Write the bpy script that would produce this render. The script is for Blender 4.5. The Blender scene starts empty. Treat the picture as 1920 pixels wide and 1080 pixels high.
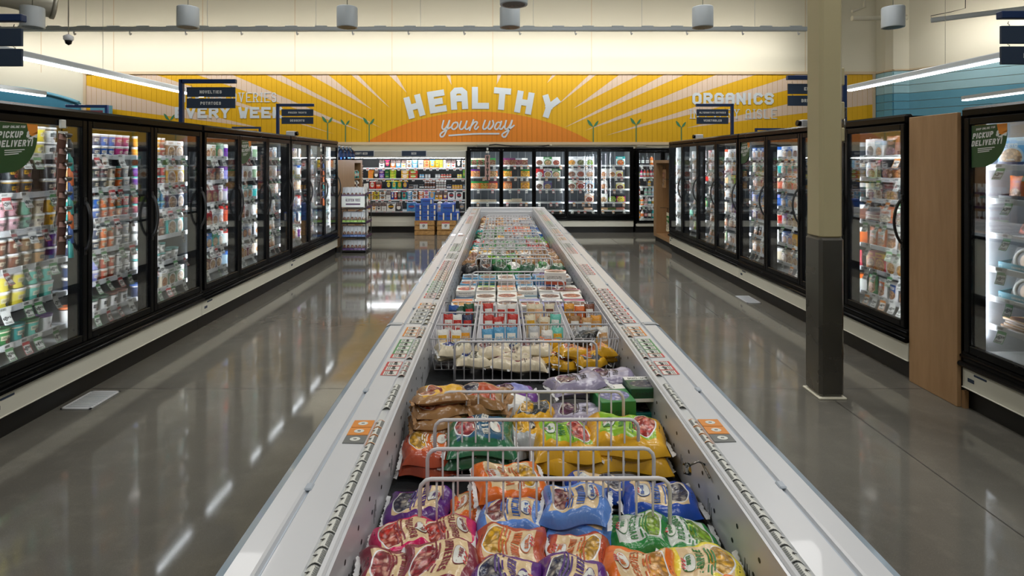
import bpy, bmesh, math, random
from mathutils import Vector, Matrix
R = random.Random(11)
PI = math.pi
S = bpy.context.scene
COL = S.collection

# ---------------------------------------------------------------- camera, exposure, world
F, H = 1050.0, 1.715                       # focal length in pixels of the 1920 frame, eye height
cd = bpy.data.cameras.new('camera')
cam = bpy.data.objects.new('camera', cd); COL.objects.link(cam)
cam.location = (0, 0, H); cam.rotation_euler = (PI / 2, 0, 0)
cd.sensor_width = 36.0; cd.lens = F / 1920 * 36
cd.shift_x = (960 - 945) / 1920; cd.shift_y = -(540 - 302) / 1920
cd.clip_start = 0.05; cd.clip_end = 80
S.camera = cam
vs = S.view_settings
vs.view_transform = 'Standard'; vs.look = 'None'; vs.gamma = 1.0; vs.use_curve_mapping = False
vs.exposure = 0.0
w = bpy.data.worlds.new('store_world'); S.world = w; w.use_nodes = True
w.node_tree.nodes['Background'].inputs[0].default_value = (0.9, 0.95, 1, 1)
w.node_tree.nodes['Background'].inputs[1].default_value = 0.03
cy = S.cycles
cy.max_bounces = 6; cy.diffuse_bounces = 3; cy.glossy_bounces = 3; cy.transmission_bounces = 4
cy.transparent_max_bounces = 12; cy.caustics_reflective = False; cy.caustics_refractive = False
cy.sample_clamp_indirect = 4.0

# light strengths
P_PEND, P_WASH, E_LED, E_AISLE, P_FILL = 520.0, 18.5, 34.0, 13.0, 68.0

# ---------------------------------------------------------------- colours
def hx(h):
    h = h.lstrip('#')
    return tuple(((c / 12.92) if c <= 0.04045 else ((c + 0.055) / 1.055) ** 2.4)
                 for c in (int(h[i:i + 2], 16) / 255 for i in (0, 2, 4)))
CN = dict(white='#e8e8e4', cream='#e3d8bd', yellow='#e6d64a', gold='#d9a524', amber='#e09a2c', orange='#e0702a',
          apricot='#dd9a62', tan='#c89c68', kraft='#9a744c', brown='#7a4630', chocolate='#4a2a20', red='#c03028',
          crimson='#a52036', maroon='#7d2c3e', pink='#dfb0b8', hotpink='#c81c5e', magenta='#a8246c', plum='#5c2450',
          purple='#5a2a7c', lavender='#8c90cc', violet='#7c4a9c', navy='#222f52', blue='#2458a4', royal='#1c48a8',
          sky='#5aa0cc', paleblue='#a8c4d4', teal='#2a9c98', aqua='#6ec8b8', mint='#8ccab0', green='#2c8040',
          lime='#8ab830', sage='#7c9878', forest='#1c5034', grey='#909498', silver='#b8bcc0', charcoal='#34383c',
          black='#18191c', salmon='#cc705c', rust='#b04c30', peach='#e8b48c', steel='#58708c', olive='#5c6830')
C3 = {k: hx(v) for k, v in CN.items()}
WORD = dict(royal='royal blue', paleblue='pale blue', hotpink='hot pink', sky='sky blue', kraft='kraft brown', lime='lime green')
def cname(c): return WORD.get(c, c)

# ---------------------------------------------------------------- node expressions for procedural materials
class X:
    """a number or colour socket in a material's node tree; arithmetic on it adds Math nodes"""
    def __init__(s, nt, sock): s.nt, s.k = nt, sock
    def _m(s, op, *a, clamp=False):
        n = s.nt.nodes.new('ShaderNodeMath'); n.operation = op; n.use_clamp = clamp
        for i, v in enumerate((s,) + a):
            if isinstance(v, X): s.nt.links.new(v.k, n.inputs[i])
            else: n.inputs[i].default_value = v
        return X(s.nt, n.outputs[0])
    def __add__(s, o): return s._m('ADD', o)
    def __sub__(s, o): return s._m('SUBTRACT', o)
    def __mul__(s, o): return s._m('MULTIPLY', o)
    def __truediv__(s, o): return s._m('DIVIDE', o)
    def abs(s): return s._m('ABSOLUTE')
    def gt(s, o): return s._m('GREATER_THAN', o)
    def lt(s, o): return s._m('LESS_THAN', o)
    def mn(s, o): return s._m('MINIMUM', o)
    def mx(s, o): return s._m('MAXIMUM', o)
    def pw(s, o): return s._m('POWER', o)
    def fr(s): return s._m('FRACT')
    def sin(s): return s._m('SINE')
class NT:
    def __init__(s, name):
        s.m = bpy.data.materials.new(name); s.m.use_nodes = True
        s.nt = s.m.node_tree; s.b = s.nt.nodes['Principled BSDF']; s.out = s.nt.nodes['Material Output']
    def n(s, t): return s.nt.nodes.new(t)
    def x(s, k): return X(s.nt, k)
    def coord(s, which):
        n = s.n('ShaderNodeTexCoord'); sp = s.n('ShaderNodeSeparateXYZ')
        s.nt.links.new(n.outputs[which], sp.inputs[0])
        return n.outputs[which], [s.x(o) for o in sp.outputs]
    def noise(s, vec, scale, detail=2, rough=0.5):
        n = s.n('ShaderNodeTexNoise'); n.inputs['Scale'].default_value = scale
        n.inputs['Detail'].default_value = detail; n.inputs['Roughness'].default_value = rough
        if vec is not None: s.nt.links.new(vec, n.inputs['Vector'])
        return s.x(n.outputs[0])
    def voro(s, vec, scale):
        n = s.n('ShaderNodeTexVoronoi'); n.inputs['Scale'].default_value = scale
        if vec is not None: s.nt.links.new(vec, n.inputs['Vector'])
        return s.x(n.outputs['Distance']), n.outputs['Color']
    def rgb(s, c):
        n = s.n('ShaderNodeRGB'); n.outputs[0].default_value = (*c[:3], 1); return s.x(n.outputs[0])
    def attr(s, name):
        n = s.n('ShaderNodeAttribute'); n.attribute_type = 'OBJECT'; n.attribute_name = name
        return s.x(n.outputs['Color'])
    def mix(s, a, b, f):
        n = s.n('ShaderNodeMix'); n.data_type = 'RGBA'; n.clamp_factor = True
        for sock, v in ((n.inputs[6], a), (n.inputs[7], b)):
            if isinstance(v, X): s.nt.links.new(v.k, sock)
            else: sock.default_value = (*v[:3], 1)
        if isinstance(f, X): s.nt.links.new(f.k, n.inputs[0])
        else: n.inputs[0].default_value = f
        return s.x(n.outputs[2])
    def ramp(s, f, lo, hi):
        n = s.n('ShaderNodeMapRange'); n.inputs[1].default_value = lo; n.inputs[2].default_value = hi
        s.nt.links.new(f.k, n.inputs[0]); return s.x(n.outputs[0])
    def set(s, col=None, rough=None, metal=None, spec=None, coat=None, bump=None, bd=0.01, bs=0.3, emit=None, es=0):
        for key, v in (('Base Color', col), ('Roughness', rough), ('Metallic', metal), ('Specular IOR Level', spec),
                       ('Coat Weight', coat), ('Emission Color', emit)):
            if v is None: continue
            i = s.b.inputs[key]
            if isinstance(v, X): s.nt.links.new(v.k, i)
            elif isinstance(v, (tuple, list)): i.default_value = (*v[:3], 1)
            else: i.default_value = v
        if es: s.b.inputs['Emission Strength'].default_value = es
        if bump is not None:
            n = s.n('ShaderNodeBump'); n.inputs['Strength'].default_value = bs; n.inputs['Distance'].default_value = bd
            s.nt.links.new(bump.k, n.inputs['Height']); s.nt.links.new(n.outputs[0], s.b.inputs['Normal'])
        return s.m

def plain(name, col, rough=0.5, metal=0.0, spec=0.5, coat=0.0, var=0.06, scale=6.0, bs=0.0, bscale=60):
    """paint, plastic or metal with slight mottling of colour and gloss"""
    c = hx(col) if isinstance(col, str) else col
    t = NT(name); v, _ = t.coord('Object'); nz = t.noise(v, scale, 3)
    cc = t.mix(tuple(k * (1 - var) for k in c), tuple(min(1, k * (1 + var)) for k in c), nz)
    bump = t.noise(v, bscale, 2) if bs else None
    return t.set(col=cc, rough=t.ramp(nz, 0, 1) * 0.08 + (rough - 0.04), metal=metal, spec=spec, coat=coat, bump=bump, bs=bs, bd=0.004)
def glow(name, col, strength):
    t = NT(name); v, _ = t.coord('Object'); nz = t.noise(v, 3)
    c = hx(col)
    return t.set(col=(0.8, 0.8, 0.8), emit=t.mix(tuple(k * .96 for k in c), c, nz), es=strength, rough=0.4)

M = {}
M['black'] = plain('black_frame_paint', '#08090b', 0.26, spec=0.15)
M['blackmat'] = plain('black_plastic', '#0e0f10', 0.45)
M['kick'] = plain('black_kick_plate', '#0a0a0b', 0.5)
M['base'] = plain('off_white_enamel', '#cfcfc3', 0.35, var=0.03)
M['white'] = plain('white_enamel', '#cbced3', 0.3, var=0.03, coat=0.15)
M['rimgrey'] = plain('grey_vinyl_bumper', '#aab4c0', 0.3, var=0.03)
M['liner'] = plain('dark_freezer_liner', '#2a2e32', 0.45)
M['linerwhite'] = plain('pale_freezer_liner', '#c8ccca', 0.4, var=0.03)
M['shelf'] = plain('white_wire_coating', '#b4b8ba', 0.4)
M['rail'] = plain('shelf_ticket_rail', '#c6c9ca', 0.3)
M['steel'] = plain('brushed_steel', '#757370', 0.28, metal=1.0, scale=3)
M['galv'] = plain('galvanised_steel', '#9c9a8c', 0.35, metal=0.9)
M['wire'] = plain('white_coated_wire', '#d4d4da', 0.35)
M['navy'] = plain('navy_sign_paint', '#22344c', 0.5)
M['navybar'] = plain('navy_sign_arm_paint', '#16305c', 0.4)
M['letter'] = plain('white_sign_lettering', '#d8dcdc', 0.6, var=0.02)
M['cream'] = plain('cream_wall_paint', '#d6d2c0', 0.8, var=0.02, scale=1.2)
M['olive'] = plain('beige_wall_paint', '#cfcab0', 0.8, var=0.02, scale=1.2)
M['trimwood'] = plain('pale_trim_paint', '#cdb99a', 0.6, var=0.04)
M['column'] = plain('beige_column_paint', '#b4ab88', 0.55, var=0.02)
M['yellow'] = plain('mural_yellow', '#d6a600', 0.6, var=0.03)
M['ray'] = plain('mural_pale_peach', '#d2bba6', 0.6, var=0.03)
M['orange'] = plain('mural_orange', '#d97f16', 0.6, var=0.04)
M['leaf'] = plain('mural_leaf_green', '#3d7a52', 0.6)
M['murallet'] = plain('mural_pale_grey_lettering', '#c9d2d8', 0.55, var=0.03)
M['groove'] = plain('mural_board_back', '#7a5c10', 0.8)
M['pendant'] = plain('grey_lamp_paint', '#b2bbc2', 0.45, var=0.02)
M['duct'] = plain('spiral_duct_metal', '#b4b2a6', 0.36, metal=0.45)
M['greensign'] = plain('dark_green_sign_print', '#1c4a20', 0.35)
M['signorange'] = plain('orange_print', '#e08a28', 0.4)
M['tagwhite'] = plain('white_price_ticket', '#d6d8d2', 0.5, var=0.03)
M['tagred'] = plain('red_ticket_print', '#c04848', 0.5)
M['taggreen'] = plain('green_ticket_print', '#5c9460', 0.5)
M['tagorange'] = plain('orange_ticket_print', '#d88a3c', 0.5)
M['taggrey'] = plain('grey_ticket_print', '#6c7070', 0.5)
M['ink'] = plain('black_ink', '#1c1c1e', 0.6)
M['ledlens'] = glow('cool_white_led_lens', '#f4f9ff', E_LED)
M['aislelens'] = glow('white_led_tube_lens', '#ffffff', E_AISLE)
M['lamplens'] = glow('warm_white_lamp_lens', '#fff8ee', 25.0)

def wood(name, c1, c2, sx=1.2):
    t = NT(name); v, (x, y, z) = t.coord('Object')
    mp = t.n('ShaderNodeMapping'); mp.inputs['Scale'].default_value = (9, 9, sx); t.nt.links.new(v, mp.inputs[0])
    a = t.noise(mp.outputs[0], 2.2, 4, 0.6); b = t.noise(mp.outputs[0], 14, 2)
    return t.set(col=t.mix(t.mix(hx(c1), hx(c2), t.ramp(a, .3, .7)), hx(c2), b * 0.35), rough=0.42, bump=b, bs=0.05, bd=0.002)
M['maple'] = wood('maple_veneer', '#a98762', '#987652')
M['crate'] = wood('rough_pine', '#c49a5c', '#8c6434', 14)

def floor_mat():
    t = NT('polished_concrete'); v, (x, y, z) = t.coord('Object')
    big = t.noise(v, 0.7, 4, .6); mid = t.noise(v, 6, 4, .6)
    vd, vc = t.voro(v, 140); sp = t.noise(v, 220, 2)
    c = t.mix(hx('#5a5853'), hx('#6e6c65'), t.ramp(big, .3, .7))
    c = t.mix(c, hx('#7c7970'), t.ramp(mid, .52, .8) * 0.4)
    c = t.mix(c, hx('#3f3d3a'), t.ramp(sp, .6, .75) * 0.55)
    c = t.mix(c, hx('#85827a'), vd.lt(0.18) * 0.35)
    line = lambda q, p: (q - p).abs().lt(0.004)
    j = line(x, 2.37).mx(line(y, 4.22)).mx(line(y, 7.9)).mx(line(y, 11.6)).mx(line(x, -6.9)).mx(line(y, 0.55))
    c = t.mix(c, hx('#26241f'), j)
    return t.set(col=c, rough=t.ramp(mid, .2, .8) * 0.05 + 0.045 + j * 0.4, spec=0.6, coat=0.0, bump=big * 1.0 + mid * 0.15 - j * 0.3, bs=0.03, bd=0.008)
M['floor'] = floor_mat()

def glass_mat(name, tint=(0.975, 0.985, 0.985), k=1.0):
    t = NT(name); nt = t.nt; nt.nodes.remove(t.b)
    tr = t.n('ShaderNodeBsdfTransparent'); tr.inputs[0].default_value = (*tint, 1)
    gl = t.n('ShaderNodeBsdfGlossy'); gl.inputs['Roughness'].default_value = 0.02
    fr = t.n('ShaderNodeFresnel'); fr.inputs[0].default_value = 1.5
    v, _ = t.coord('Object'); nz = t.noise(v, 2.0, 2)
    fac = t.x(fr.outputs[0]) * (nz * 0.1 + 0.95) * k
    mx = t.n('ShaderNodeMixShader'); nt.links.new(fac.k, mx.inputs[0])
    nt.links.new(tr.outputs[0], mx.inputs[1]); nt.links.new(gl.outputs[0], mx.inputs[2])
    nt.links.new(mx.outputs[0], t.out.inputs[0]); return t.m
M['glass'] = glass_mat('door_glass', k=0.55)
M['clear'] = glass_mat('clear_plastic', (0.9, 0.92, 0.92), k=1.0)

# package printing: colours c1 (ground), c2 (band or panel), c3 (picture) are properties of each object
def art(kind):
    t = NT('printed_' + kind); v, (gx, gy, gz) = t.coord('Generated' if kind != 'bag' else 'UV')
    if kind == 'bag': gz = gy
    oi = t.n('ShaderNodeObjectInfo'); rnd = t.x(oi.outputs['Random'])
    add = t.n('ShaderNodeVectorMath'); add.operation = 'ADD'; t.nt.links.new(v, add.inputs[0]); t.nt.links.new((rnd * 37.0).k, add.inputs[1])
    q = add.outputs[0]
    c1, c2, c3 = t.attr('c1'), t.attr('c2'), t.attr('c3')
    vd, vc = t.voro(q, 9.0 if kind != 'bag' else 11.0); nz = t.noise(q, 6.0, 3)
    pic = t.mix(c3, t.mix(c3, (0.9, 0.8, 0.6), 0.45), t.ramp(nz, .45, .65))
    pic = t.mix(pic, t.mix(c3, (0.03, 0.02, 0.02), 0.6), t.ramp(vd, .3, .62))
    def ell(cx, cy, rx, ry, u=gx, w=gz): return (((u - cx) / rx).pw(2) + ((w - cy) / ry).pw(2)).lt(1.0)
    def rect(x0, x1, y0, y1, u=gx, w=gz): return u.gt(x0) * u.lt(x1) * w.gt(y0) * w.lt(y1)
    small = t.noise(q, 40.0, 0)
    rows = ((gz * 26.0).fr()).lt(0.55) * small.gt(0.47)      # rows of fine print
    dark = t.mix(c1, (0.02, 0.02, 0.02), 0.7)
    if kind == 'box':        # upright carton: front faces -y, top band, dish below, lines of small print
        c = t.mix(c1, c2, gz.gt(0.74))
        c = t.mix(c, c2, ell(.5, .36, .46, .36)); c = t.mix(c, pic, ell(.5, .35, .39, .29))
        c = t.mix(c, dark, rect(.1, .62, .66, .72) * rows); c = t.mix(c, c1, rect(.12, .7, .8, .92) * small.gt(.42))
        rough, bs = 0.35, 0.0
    elif kind == 'flat':     # carton lying flat: printing on the upper face
        u, w2 = gx, gy
        side = gz.lt(0.97)
        top = t.mix(c1, c2, w2.gt(0.72)); top = t.mix(top, pic, (((u - .5) / .44).pw(2) + ((w2 - .38) / .3).pw(2)).lt(1.0))
        top = t.mix(top, dark, rect(.1, .7, .78, .9, u, w2) * small.gt(.46))
        sd = t.mix(c1, c2, gz.lt(0.28)); sd = t.mix(sd, dark, gz.gt(.42) * gz.lt(.72) * small.gt(.5) * gx.gt(.12) * gx.lt(.8))
        c = t.mix(top, sd, side); rough, bs = 0.35, 0.0
    elif kind == 'tub':      # round pot: panel on the front, picture low on it
        fr_ = gy.lt(0.42)
        c = t.mix(c1, c2, rect(.24, .76, .38, .66) * fr_); c = t.mix(c, pic, ell(.66, .3, .2, .18) * fr_)
        c = t.mix(c, dark, rect(.3, .7, .44, .6) * small.gt(.47) * fr_); c = t.mix(c, c2, gz.gt(.86)); rough, bs = 0.33, 0.0
    elif kind == 'pouch':    # standing bag
        c = t.mix(c1, c2, rect(.16, .84, .34, .82)); c = t.mix(c, pic, ell(.5, .3, .36, .22))
        c = t.mix(c, c1, rect(.24, .76, .58, .72) * small.gt(.45)); c = t.mix(c, dark, rect(.3, .7, .5, .55) * rows); rough, bs = 0.22, 0.5
    elif kind == 'pack':     # carton of cans: big lettering blocks
        c = t.mix(c1, c2, ell(.5, .55, .34, .3)); c = t.mix(c, c3, rect(.18, .82, .45, .64) * small.gt(.4))
        c = t.mix(c, c2, gz.gt(.9)); c = t.mix(c, dark, rect(.15, .85, .08, .18) * rows); rough, bs = 0.35, 0.0
    elif kind == 'can':
        c = t.mix(c1, c2, rect(.0, 1., .3, .62)); c = t.mix(c, c3, small.gt(.52) * rect(0, 1., .34, .58)); rough, bs = 0.25, 0.0
    elif kind == 'trayart':  # food under a clear film
        c = t.mix(c1, pic, ell(.5, .42, .46, .4)); c = t.mix(c, c2, gz.gt(.78)); rough, bs = 0.2, 0.0
    elif kind == 'bag':      # pillow bag lying down; u across, v up
        wav = (gz * 30.0).sin() * 0.012
        pan = rect(.17, .83, .14, .84, gx + wav)
        c = t.mix(c1, c2, pan); c = t.mix(c, t.mix(c1, (1, 1, 1), .25), pan * 0.0)
        c = t.mix(c, (.75, .78, .8), ell(.5, .29, .31, .165)); c = t.mix(c, pic, ell(.5, .3, .295, .155))
        c = t.mix(c, dark, rect(.3, .52, .075, .12) * rows)
        rough, bs = 0.24, 0.25
    bump = t.noise(v, 9.0, 3) if bs else None
    return t.set(col=c, rough=rough, spec=0.5, coat=0.12 if bs else 0.0, bump=bump, bs=bs * 0.6, bd=0.02)
for k in ('box', 'flat', 'tub', 'pouch', 'pack', 'can', 'trayart', 'bag'): M[k] = art(k)
def attrmat(name, key, rough):
    t = NT(name); v, _ = t.coord('Object'); nz = t.noise(v, 20); c = t.attr(key)
    return t.set(col=t.mix(c, t.mix(c, (1, 1, 1), 0.12), nz), rough=rough)
M['lidcol'] = attrmat('lid_plastic', 'c2', 0.35)
M['bodycol'] = attrmat('package_plastic', 'c1', 0.3)
M['crimp'] = plain('white_bag_crimp', '#d4d6d8', 0.35)

# ---------------------------------------------------------------- mesh building
def miter(P, i):
    """how far, in half widths, a stroke runs past joint i so that its outer corner closes"""
    a = math.atan2(P[i][1] - P[i - 1][1], P[i][0] - P[i - 1][0]); b = math.atan2(P[i + 1][1] - P[i][1], P[i + 1][0] - P[i][0])
    t = abs((b - a + PI) % (2 * PI) - PI)
    return min(1.0, math.tan(min(t, 1.6) / 2))
class MB:
    def __init__(s): s.v = []; s.f = []; s.m = []; s.sm = []; s.uv = {}
    def add(s, vs, fs, mat=0, smooth=False):
        b = len(s.v); s.v.extend(tuple(p) for p in vs)
        for f in fs: s.f.append(tuple(i + b for i in f)); s.m.append(mat); s.sm.append(smooth)
        return b
    def box(s, x0, x1, y0, y1, z0, z1, mat=0, ch=0.0, T=None):
        if ch <= 0:
            vs = [(x, y, z) for z in (z0, z1) for y in (y0, y1) for x in (x0, x1)]
            fs = [(0, 2, 3, 1), (4, 5, 7, 6), (0, 1, 5, 4), (2, 6, 7, 3), (0, 4, 6, 2), (1, 3, 7, 5)]
        else:
            ch = min(ch, (x1 - x0) * .49, (y1 - y0) * .49, (z1 - z0) * .49)
            vs = []; idx = {}
            for a in (0, 1):
                for b in (0, 1):
                    for c in (0, 1):
                        px, py, pz = (x0, x1)[a], (y0, y1)[b], (z0, z1)[c]
                        ix, iy, iz = (ch, -ch)[a], (ch, -ch)[b], (ch, -ch)[c]
                        for k, p in enumerate(((px, py + iy, pz + iz), (px + ix, py, pz + iz), (px + ix, py + iy, pz))):
                            idx[a, b, c, k] = len(vs); vs.append(p)
            fs = []
            q = ((0, 0), (1, 0), (1, 1), (0, 1))
            for a in (0, 1): fs.append(tuple(idx[a, b, c, 0] for b, c in q))
            for b in (0, 1): fs.append(tuple(idx[a, b, c, 1] for a, c in q))
            for c in (0, 1): fs.append(tuple(idx[a, b, c, 2] for a, b in q))
            for i, j in ((0, 0), (0, 1), (1, 0), (1, 1)):
                fs.append((idx[0, i, j, 1], idx[1, i, j, 1], idx[1, i, j, 2], idx[0, i, j, 2]))
                fs.append((idx[i, 0, j, 0], idx[i, 1, j, 0], idx[i, 1, j, 2], idx[i, 0, j, 2]))
                fs.append((idx[i, j, 0, 0], idx[i, j, 1, 0], idx[i, j, 1, 1], idx[i, j, 0, 1]))
            for a in (0, 1):
                for b in (0, 1):
                    for c in (0, 1): fs.append(tuple(idx[a, b, c, k] for k in range(3)))
        if T is not None: vs = [T @ Vector(p) for p in vs]
        s.add(vs, fs, mat)
    def tube(s, path, r, n=8, mat=0, closed=False, caps=True):
        P = [Vector(p) for p in path]; k = len(P); rings = []
        t0 = (P[1] - P[0]).normalized()
        up = Vector((0, 0, 1)) if abs(t0.z) < .9 else Vector((1, 0, 0))
        u = t0.cross(up).normalized()
        for i in range(k):
            if closed: t = (P[(i + 1) % k] - P[i - 1]).normalized()
            else: t = (P[min(i + 1, k - 1)] - P[max(i - 1, 0)]).normalized()
            u = (u - t * u.dot(t)).normalized(); wv = t.cross(u)
            rr = r[i] if isinstance(r, (list, tuple)) else r
            rings.append([P[i] + (u * math.cos(2 * PI * j / n) + wv * math.sin(2 * PI * j / n)) * rr for j in range(n)])
        vs = [p for rg in rings for p in rg]; fs = []
        for i in range(k if closed else k - 1):
            a, b = i * n, ((i + 1) % k) * n
            for j in range(n): fs.append((a + j, a + (j + 1) % n, b + (j + 1) % n, b + j))
        b0 = s.add(vs, fs, mat, True)
        if caps and not closed:
            s.f.append(tuple(b0 + j for j in range(n))); s.m.append(mat); s.sm.append(False)
            s.f.append(tuple(b0 + (k - 1) * n + j for j in range(n))); s.m.append(mat); s.sm.append(False)
    def lathe(s, prof, n=20, c=(0, 0, 0), mats=None, sx=1.0, sy=1.0):
        vs = []; 
        for r, z in prof:
            for j in range(n):
                a = 2 * PI * j / n; vs.append((c[0] + r * sx * math.cos(a), c[1] + r * sy * math.sin(a), c[2] + z))
        b = len(s.v); s.v.extend(vs)
        for i in range(len(prof) - 1):
            for j in range(n):
                s.f.append((b + i * n + j, b + i * n + (j + 1) % n, b + (i + 1) * n + (j + 1) % n, b + (i + 1) * n + j))
                s.m.append(mats[i] if mats else 0); s.sm.append(True)
        for i in (0, len(prof) - 1):
            if prof[i][0] > 1e-4:
                s.f.append(tuple(b + i * n + j for j in range(n))); s.m.append((mats[min(i, len(mats) - 1)]) if mats else 0); s.sm.append(False)
    def poly(s, pts, mat=0): s.add(pts, [tuple(range(len(pts)))], mat)
    def prism(s, pts, f0, f1, mat=0):
        """2D outline pts swept between the maps f0 and f1 (2D to 3D)"""
        n = len(pts); a = [f0(*p) for p in pts]; b = [f1(*p) for p in pts]
        s.add(a + b, [tuple(range(n)), tuple(range(2 * n - 1, n - 1, -1))] + [(i, (i + 1) % n, n + (i + 1) % n, n + i) for i in range(n)], mat)
    def ribbon(s, pts, wd, f, mat=0, th=None):
        """strokes of a letter: 2D polyline of width wd mapped by f(x, y, depth)"""
        h = wd / 2; g0 = f; cnt = 0
        for (x0, y0), (x1, y1) in zip(pts, pts[1:]):
            s.k = getattr(s, 'k', 0) + 1; lift = (s.k % 13) * (.0003 if th else .0001) * max(.35, min(1.0, wd / .02))
            f = lambda a, b, d, lift=lift: g0(a, b, d + lift)
            dx, dy = x1 - x0, y1 - y0; L = math.hypot(dx, dy)
            if L < 1e-6: dx, dy, L = 0, 1, 1
            dx, dy = dx / L * h, dy / L * h; i = pts.index((x0, y0)) if False else cnt; cnt += 1
            ea = miter(pts, i) if i > 0 else 1.0; eb = miter(pts, i + 1) if i + 2 < len(pts) else 1.0
            if pts[0] == pts[-1] and len(pts) > 2: ea, eb = (ea if i > 0 else .42), (eb if i + 2 < len(pts) else .42)
            q = [(x0 - dx * ea - dy, y0 - dy * ea + dx), (x0 - dx * ea + dy, y0 - dy * ea - dx), (x1 + dx * eb + dy, y1 + dy * eb - dx), (x1 + dx * eb - dy, y1 + dy * eb + dx)]
            if th: s.prism(q, lambda a, b: f(a, b, 0), lambda a, b: f(a, b, th), mat)
            else: s.add([f(a, b, 0) for a, b in q], [(0, 1, 2, 3)], mat)
    def text(s, t, f, h, wd=None, mat=0, sp=1.25, align='c', th=None, slab=False, asp=0.62):
        """line of lettering of cap height h; baseline along x of the map f"""
        wd = wd or h * .17; cw = h * asp; step = cw * sp
        adv = [step * (.55 if c in "I.!'1," else .6 if c == ' ' else 1.0) for c in t]
        W = sum(adv) - (step - cw)
        x = {'c': -W / 2, 'l': 0, 'r': -W}[align]
        for c, a in zip(t, adv):
            for st in GL.get(c, ()):
                off = -cw * .28 if c in "I.!'," else 0
                P = [(x + off + (px / 4) * (cw - wd) + wd / 2, (py / 6) * (h - wd) + wd / 2) for px, py in st]
                s.ribbon(P, wd, f, mat, th)
                if slab and c not in 'OCGSDQ0':
                    for p in (P[0], P[-1]):
                        if abs(p[1] - wd / 2) < wd or abs(p[1] - h + wd / 2) < wd:
                            s.ribbon([(p[0] - wd * 1.3, p[1]), (p[0] + wd * 1.3, p[1])], wd * .7, f, mat, th)
            x += a
    def build(s, name, mats, parent=None, loc=None, rz=0.0, rot=None, fix=True, me=None):
        me = bpy.data.meshes.new(name)
        me.from_pydata(s.v, [], s.f)
        me.polygons.foreach_set('material_index', s.m); me.polygons.foreach_set('use_smooth', s.sm)
        for m in (mats if isinstance(mats, (list, tuple)) else [mats]): me.materials.append(M[m] if isinstance(m, str) else m)
        if s.uv:
            uvl = me.uv_layers.new(name='UVMap')
            for p in me.polygons:
                u = s.uv.get(p.index)
                if u:
                    for li, q in zip(p.loop_indices, u): uvl.data[li].uv = q
        if fix:
            bm = bmesh.new(); bm.from_mesh(me); bmesh.ops.recalc_face_normals(bm, faces=bm.faces); bm.to_mesh(me); bm.free()
        return inst(name, me, parent, loc, rz, rot)
def inst(name, me, parent=None, loc=None, rz=0.0, rot=None):
    o = bpy.data.objects.new(name, me); COL.objects.link(o)
    if parent is not None: o.parent = parent
    if loc is not None: o.location = loc
    if rot is not None: o.rotation_euler = rot
    elif rz: o.rotation_euler = (0, 0, rz)
    return o
def root(name, label, cat, loc=(0, 0, 0), rz=0.0, group=None, rot=None):
    return tag(inst(name, None, None, loc, rz, rot), label, cat, group)
def tag(o, label, cat, group=None):
    o['label'] = label; o['category'] = cat
    if group: o['group'] = group
    return o
def struct(o, label=None):
    o['kind'] = 'structure'
    if label: o['label'] = label
    return o
def cols(o, c1, c2=None, c3=None):
    for k, c in (('c1', c1), ('c2', c2 or 'white'), ('c3', c3 or c1)):
        o[k] = [float(v) for v in (C3[c] if isinstance(c, str) else c)]
    return o
ORD = ['first', 'second', 'third', 'fourth', 'fifth', 'sixth', 'seventh', 'eighth', 'ninth', 'tenth', 'eleventh', 'twelfth',
       'thirteenth', 'fourteenth', 'fifteenth', 'sixteenth', 'seventeenth', 'eighteenth', 'nineteenth', 'twentieth']

# stroke lettering on a 4 x 6 grid
_G = dict(A='00 05 16 36 45 40|03 43', B='00 06 36 45 44 33 03|33 42 41 30 00', C='45 36 16 05 01 10 30 41', D='00 06 36 45 41 30 00',
          E='46 06 00 40|03 33', F='46 06 00|03 33', G='45 36 16 05 01 10 30 41 43 23', H='00 06|40 46|03 43', I='20 26', J='46 41 30 10 01',
          K='00 06|46 03 40', L='06 00 40', M='00 06 23 46 40', N='00 06 40 46', O='01 05 16 36 45 41 30 10 01', P='00 06 36 45 44 33 03',
          Q='01 05 16 36 45 41 30 10 01|22 40', R='00 06 36 45 44 33 03|23 40', S='45 36 16 05 04 13 33 42 41 30 10 01', T='06 46|26 20',
          U='06 01 10 30 41 46', V='06 20 46', W='06 10 23 30 46', X='06 40|00 46', Y='06 23 46|23 20', Z='06 46 00 40',
          a='33 13 02 01 10 30 43|44 40', e='02 42 33 13 02 01 10 40', i='20 24|26 26', c='43 34 14 03 01 10 30 41', k='00 06|44 02 40', p='04 00|04 34 42 31 01',
          w='04 10 23 30 44', u='04 01 10 30 41|44 40', n='00 04|03 14 34 43 40', o='01 03 14 34 43 41 30 10 01', r='00 04|02 14 34')
_D = {'0': '01 05 16 36 45 41 30 10 01', '1': '15 26 20', '2': '05 16 36 45 44 00 40', '3': '05 16 36 45 44 33 42 41 30 10 01', '4': '30 36 02 42',
      '5': '46 06 03 33 42 41 30 10 01', '6': '45 36 16 05 01 10 30 41 42 33 03', '7': '06 46 10', '8': '13 04 05 16 36 45 44 33 13 02 01 10 30 41 42 33',
      '9': '01 10 30 41 45 36 16 05 04 13 43', '$': '45 36 16 05 04 13 33 42 41 30 10 01|20 26', '&': '40 04 05 16 25 24 02 01 10 20 42',
      '!': '26 22|20 20', '.': '20 20', "'": '26 25', '%': '00 46', 'É': '45 05 00 40|03 33|16 27', 'Ç': '45 36 16 05 01 10 30 41|20 20', '-': '13 33', ',': '20 10'}
GL = {k: [[(int(p[0]), int(p[1])) for p in st.split()] for st in v.split('|')] for k, v in {**_G, **_D}.items()}

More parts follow.
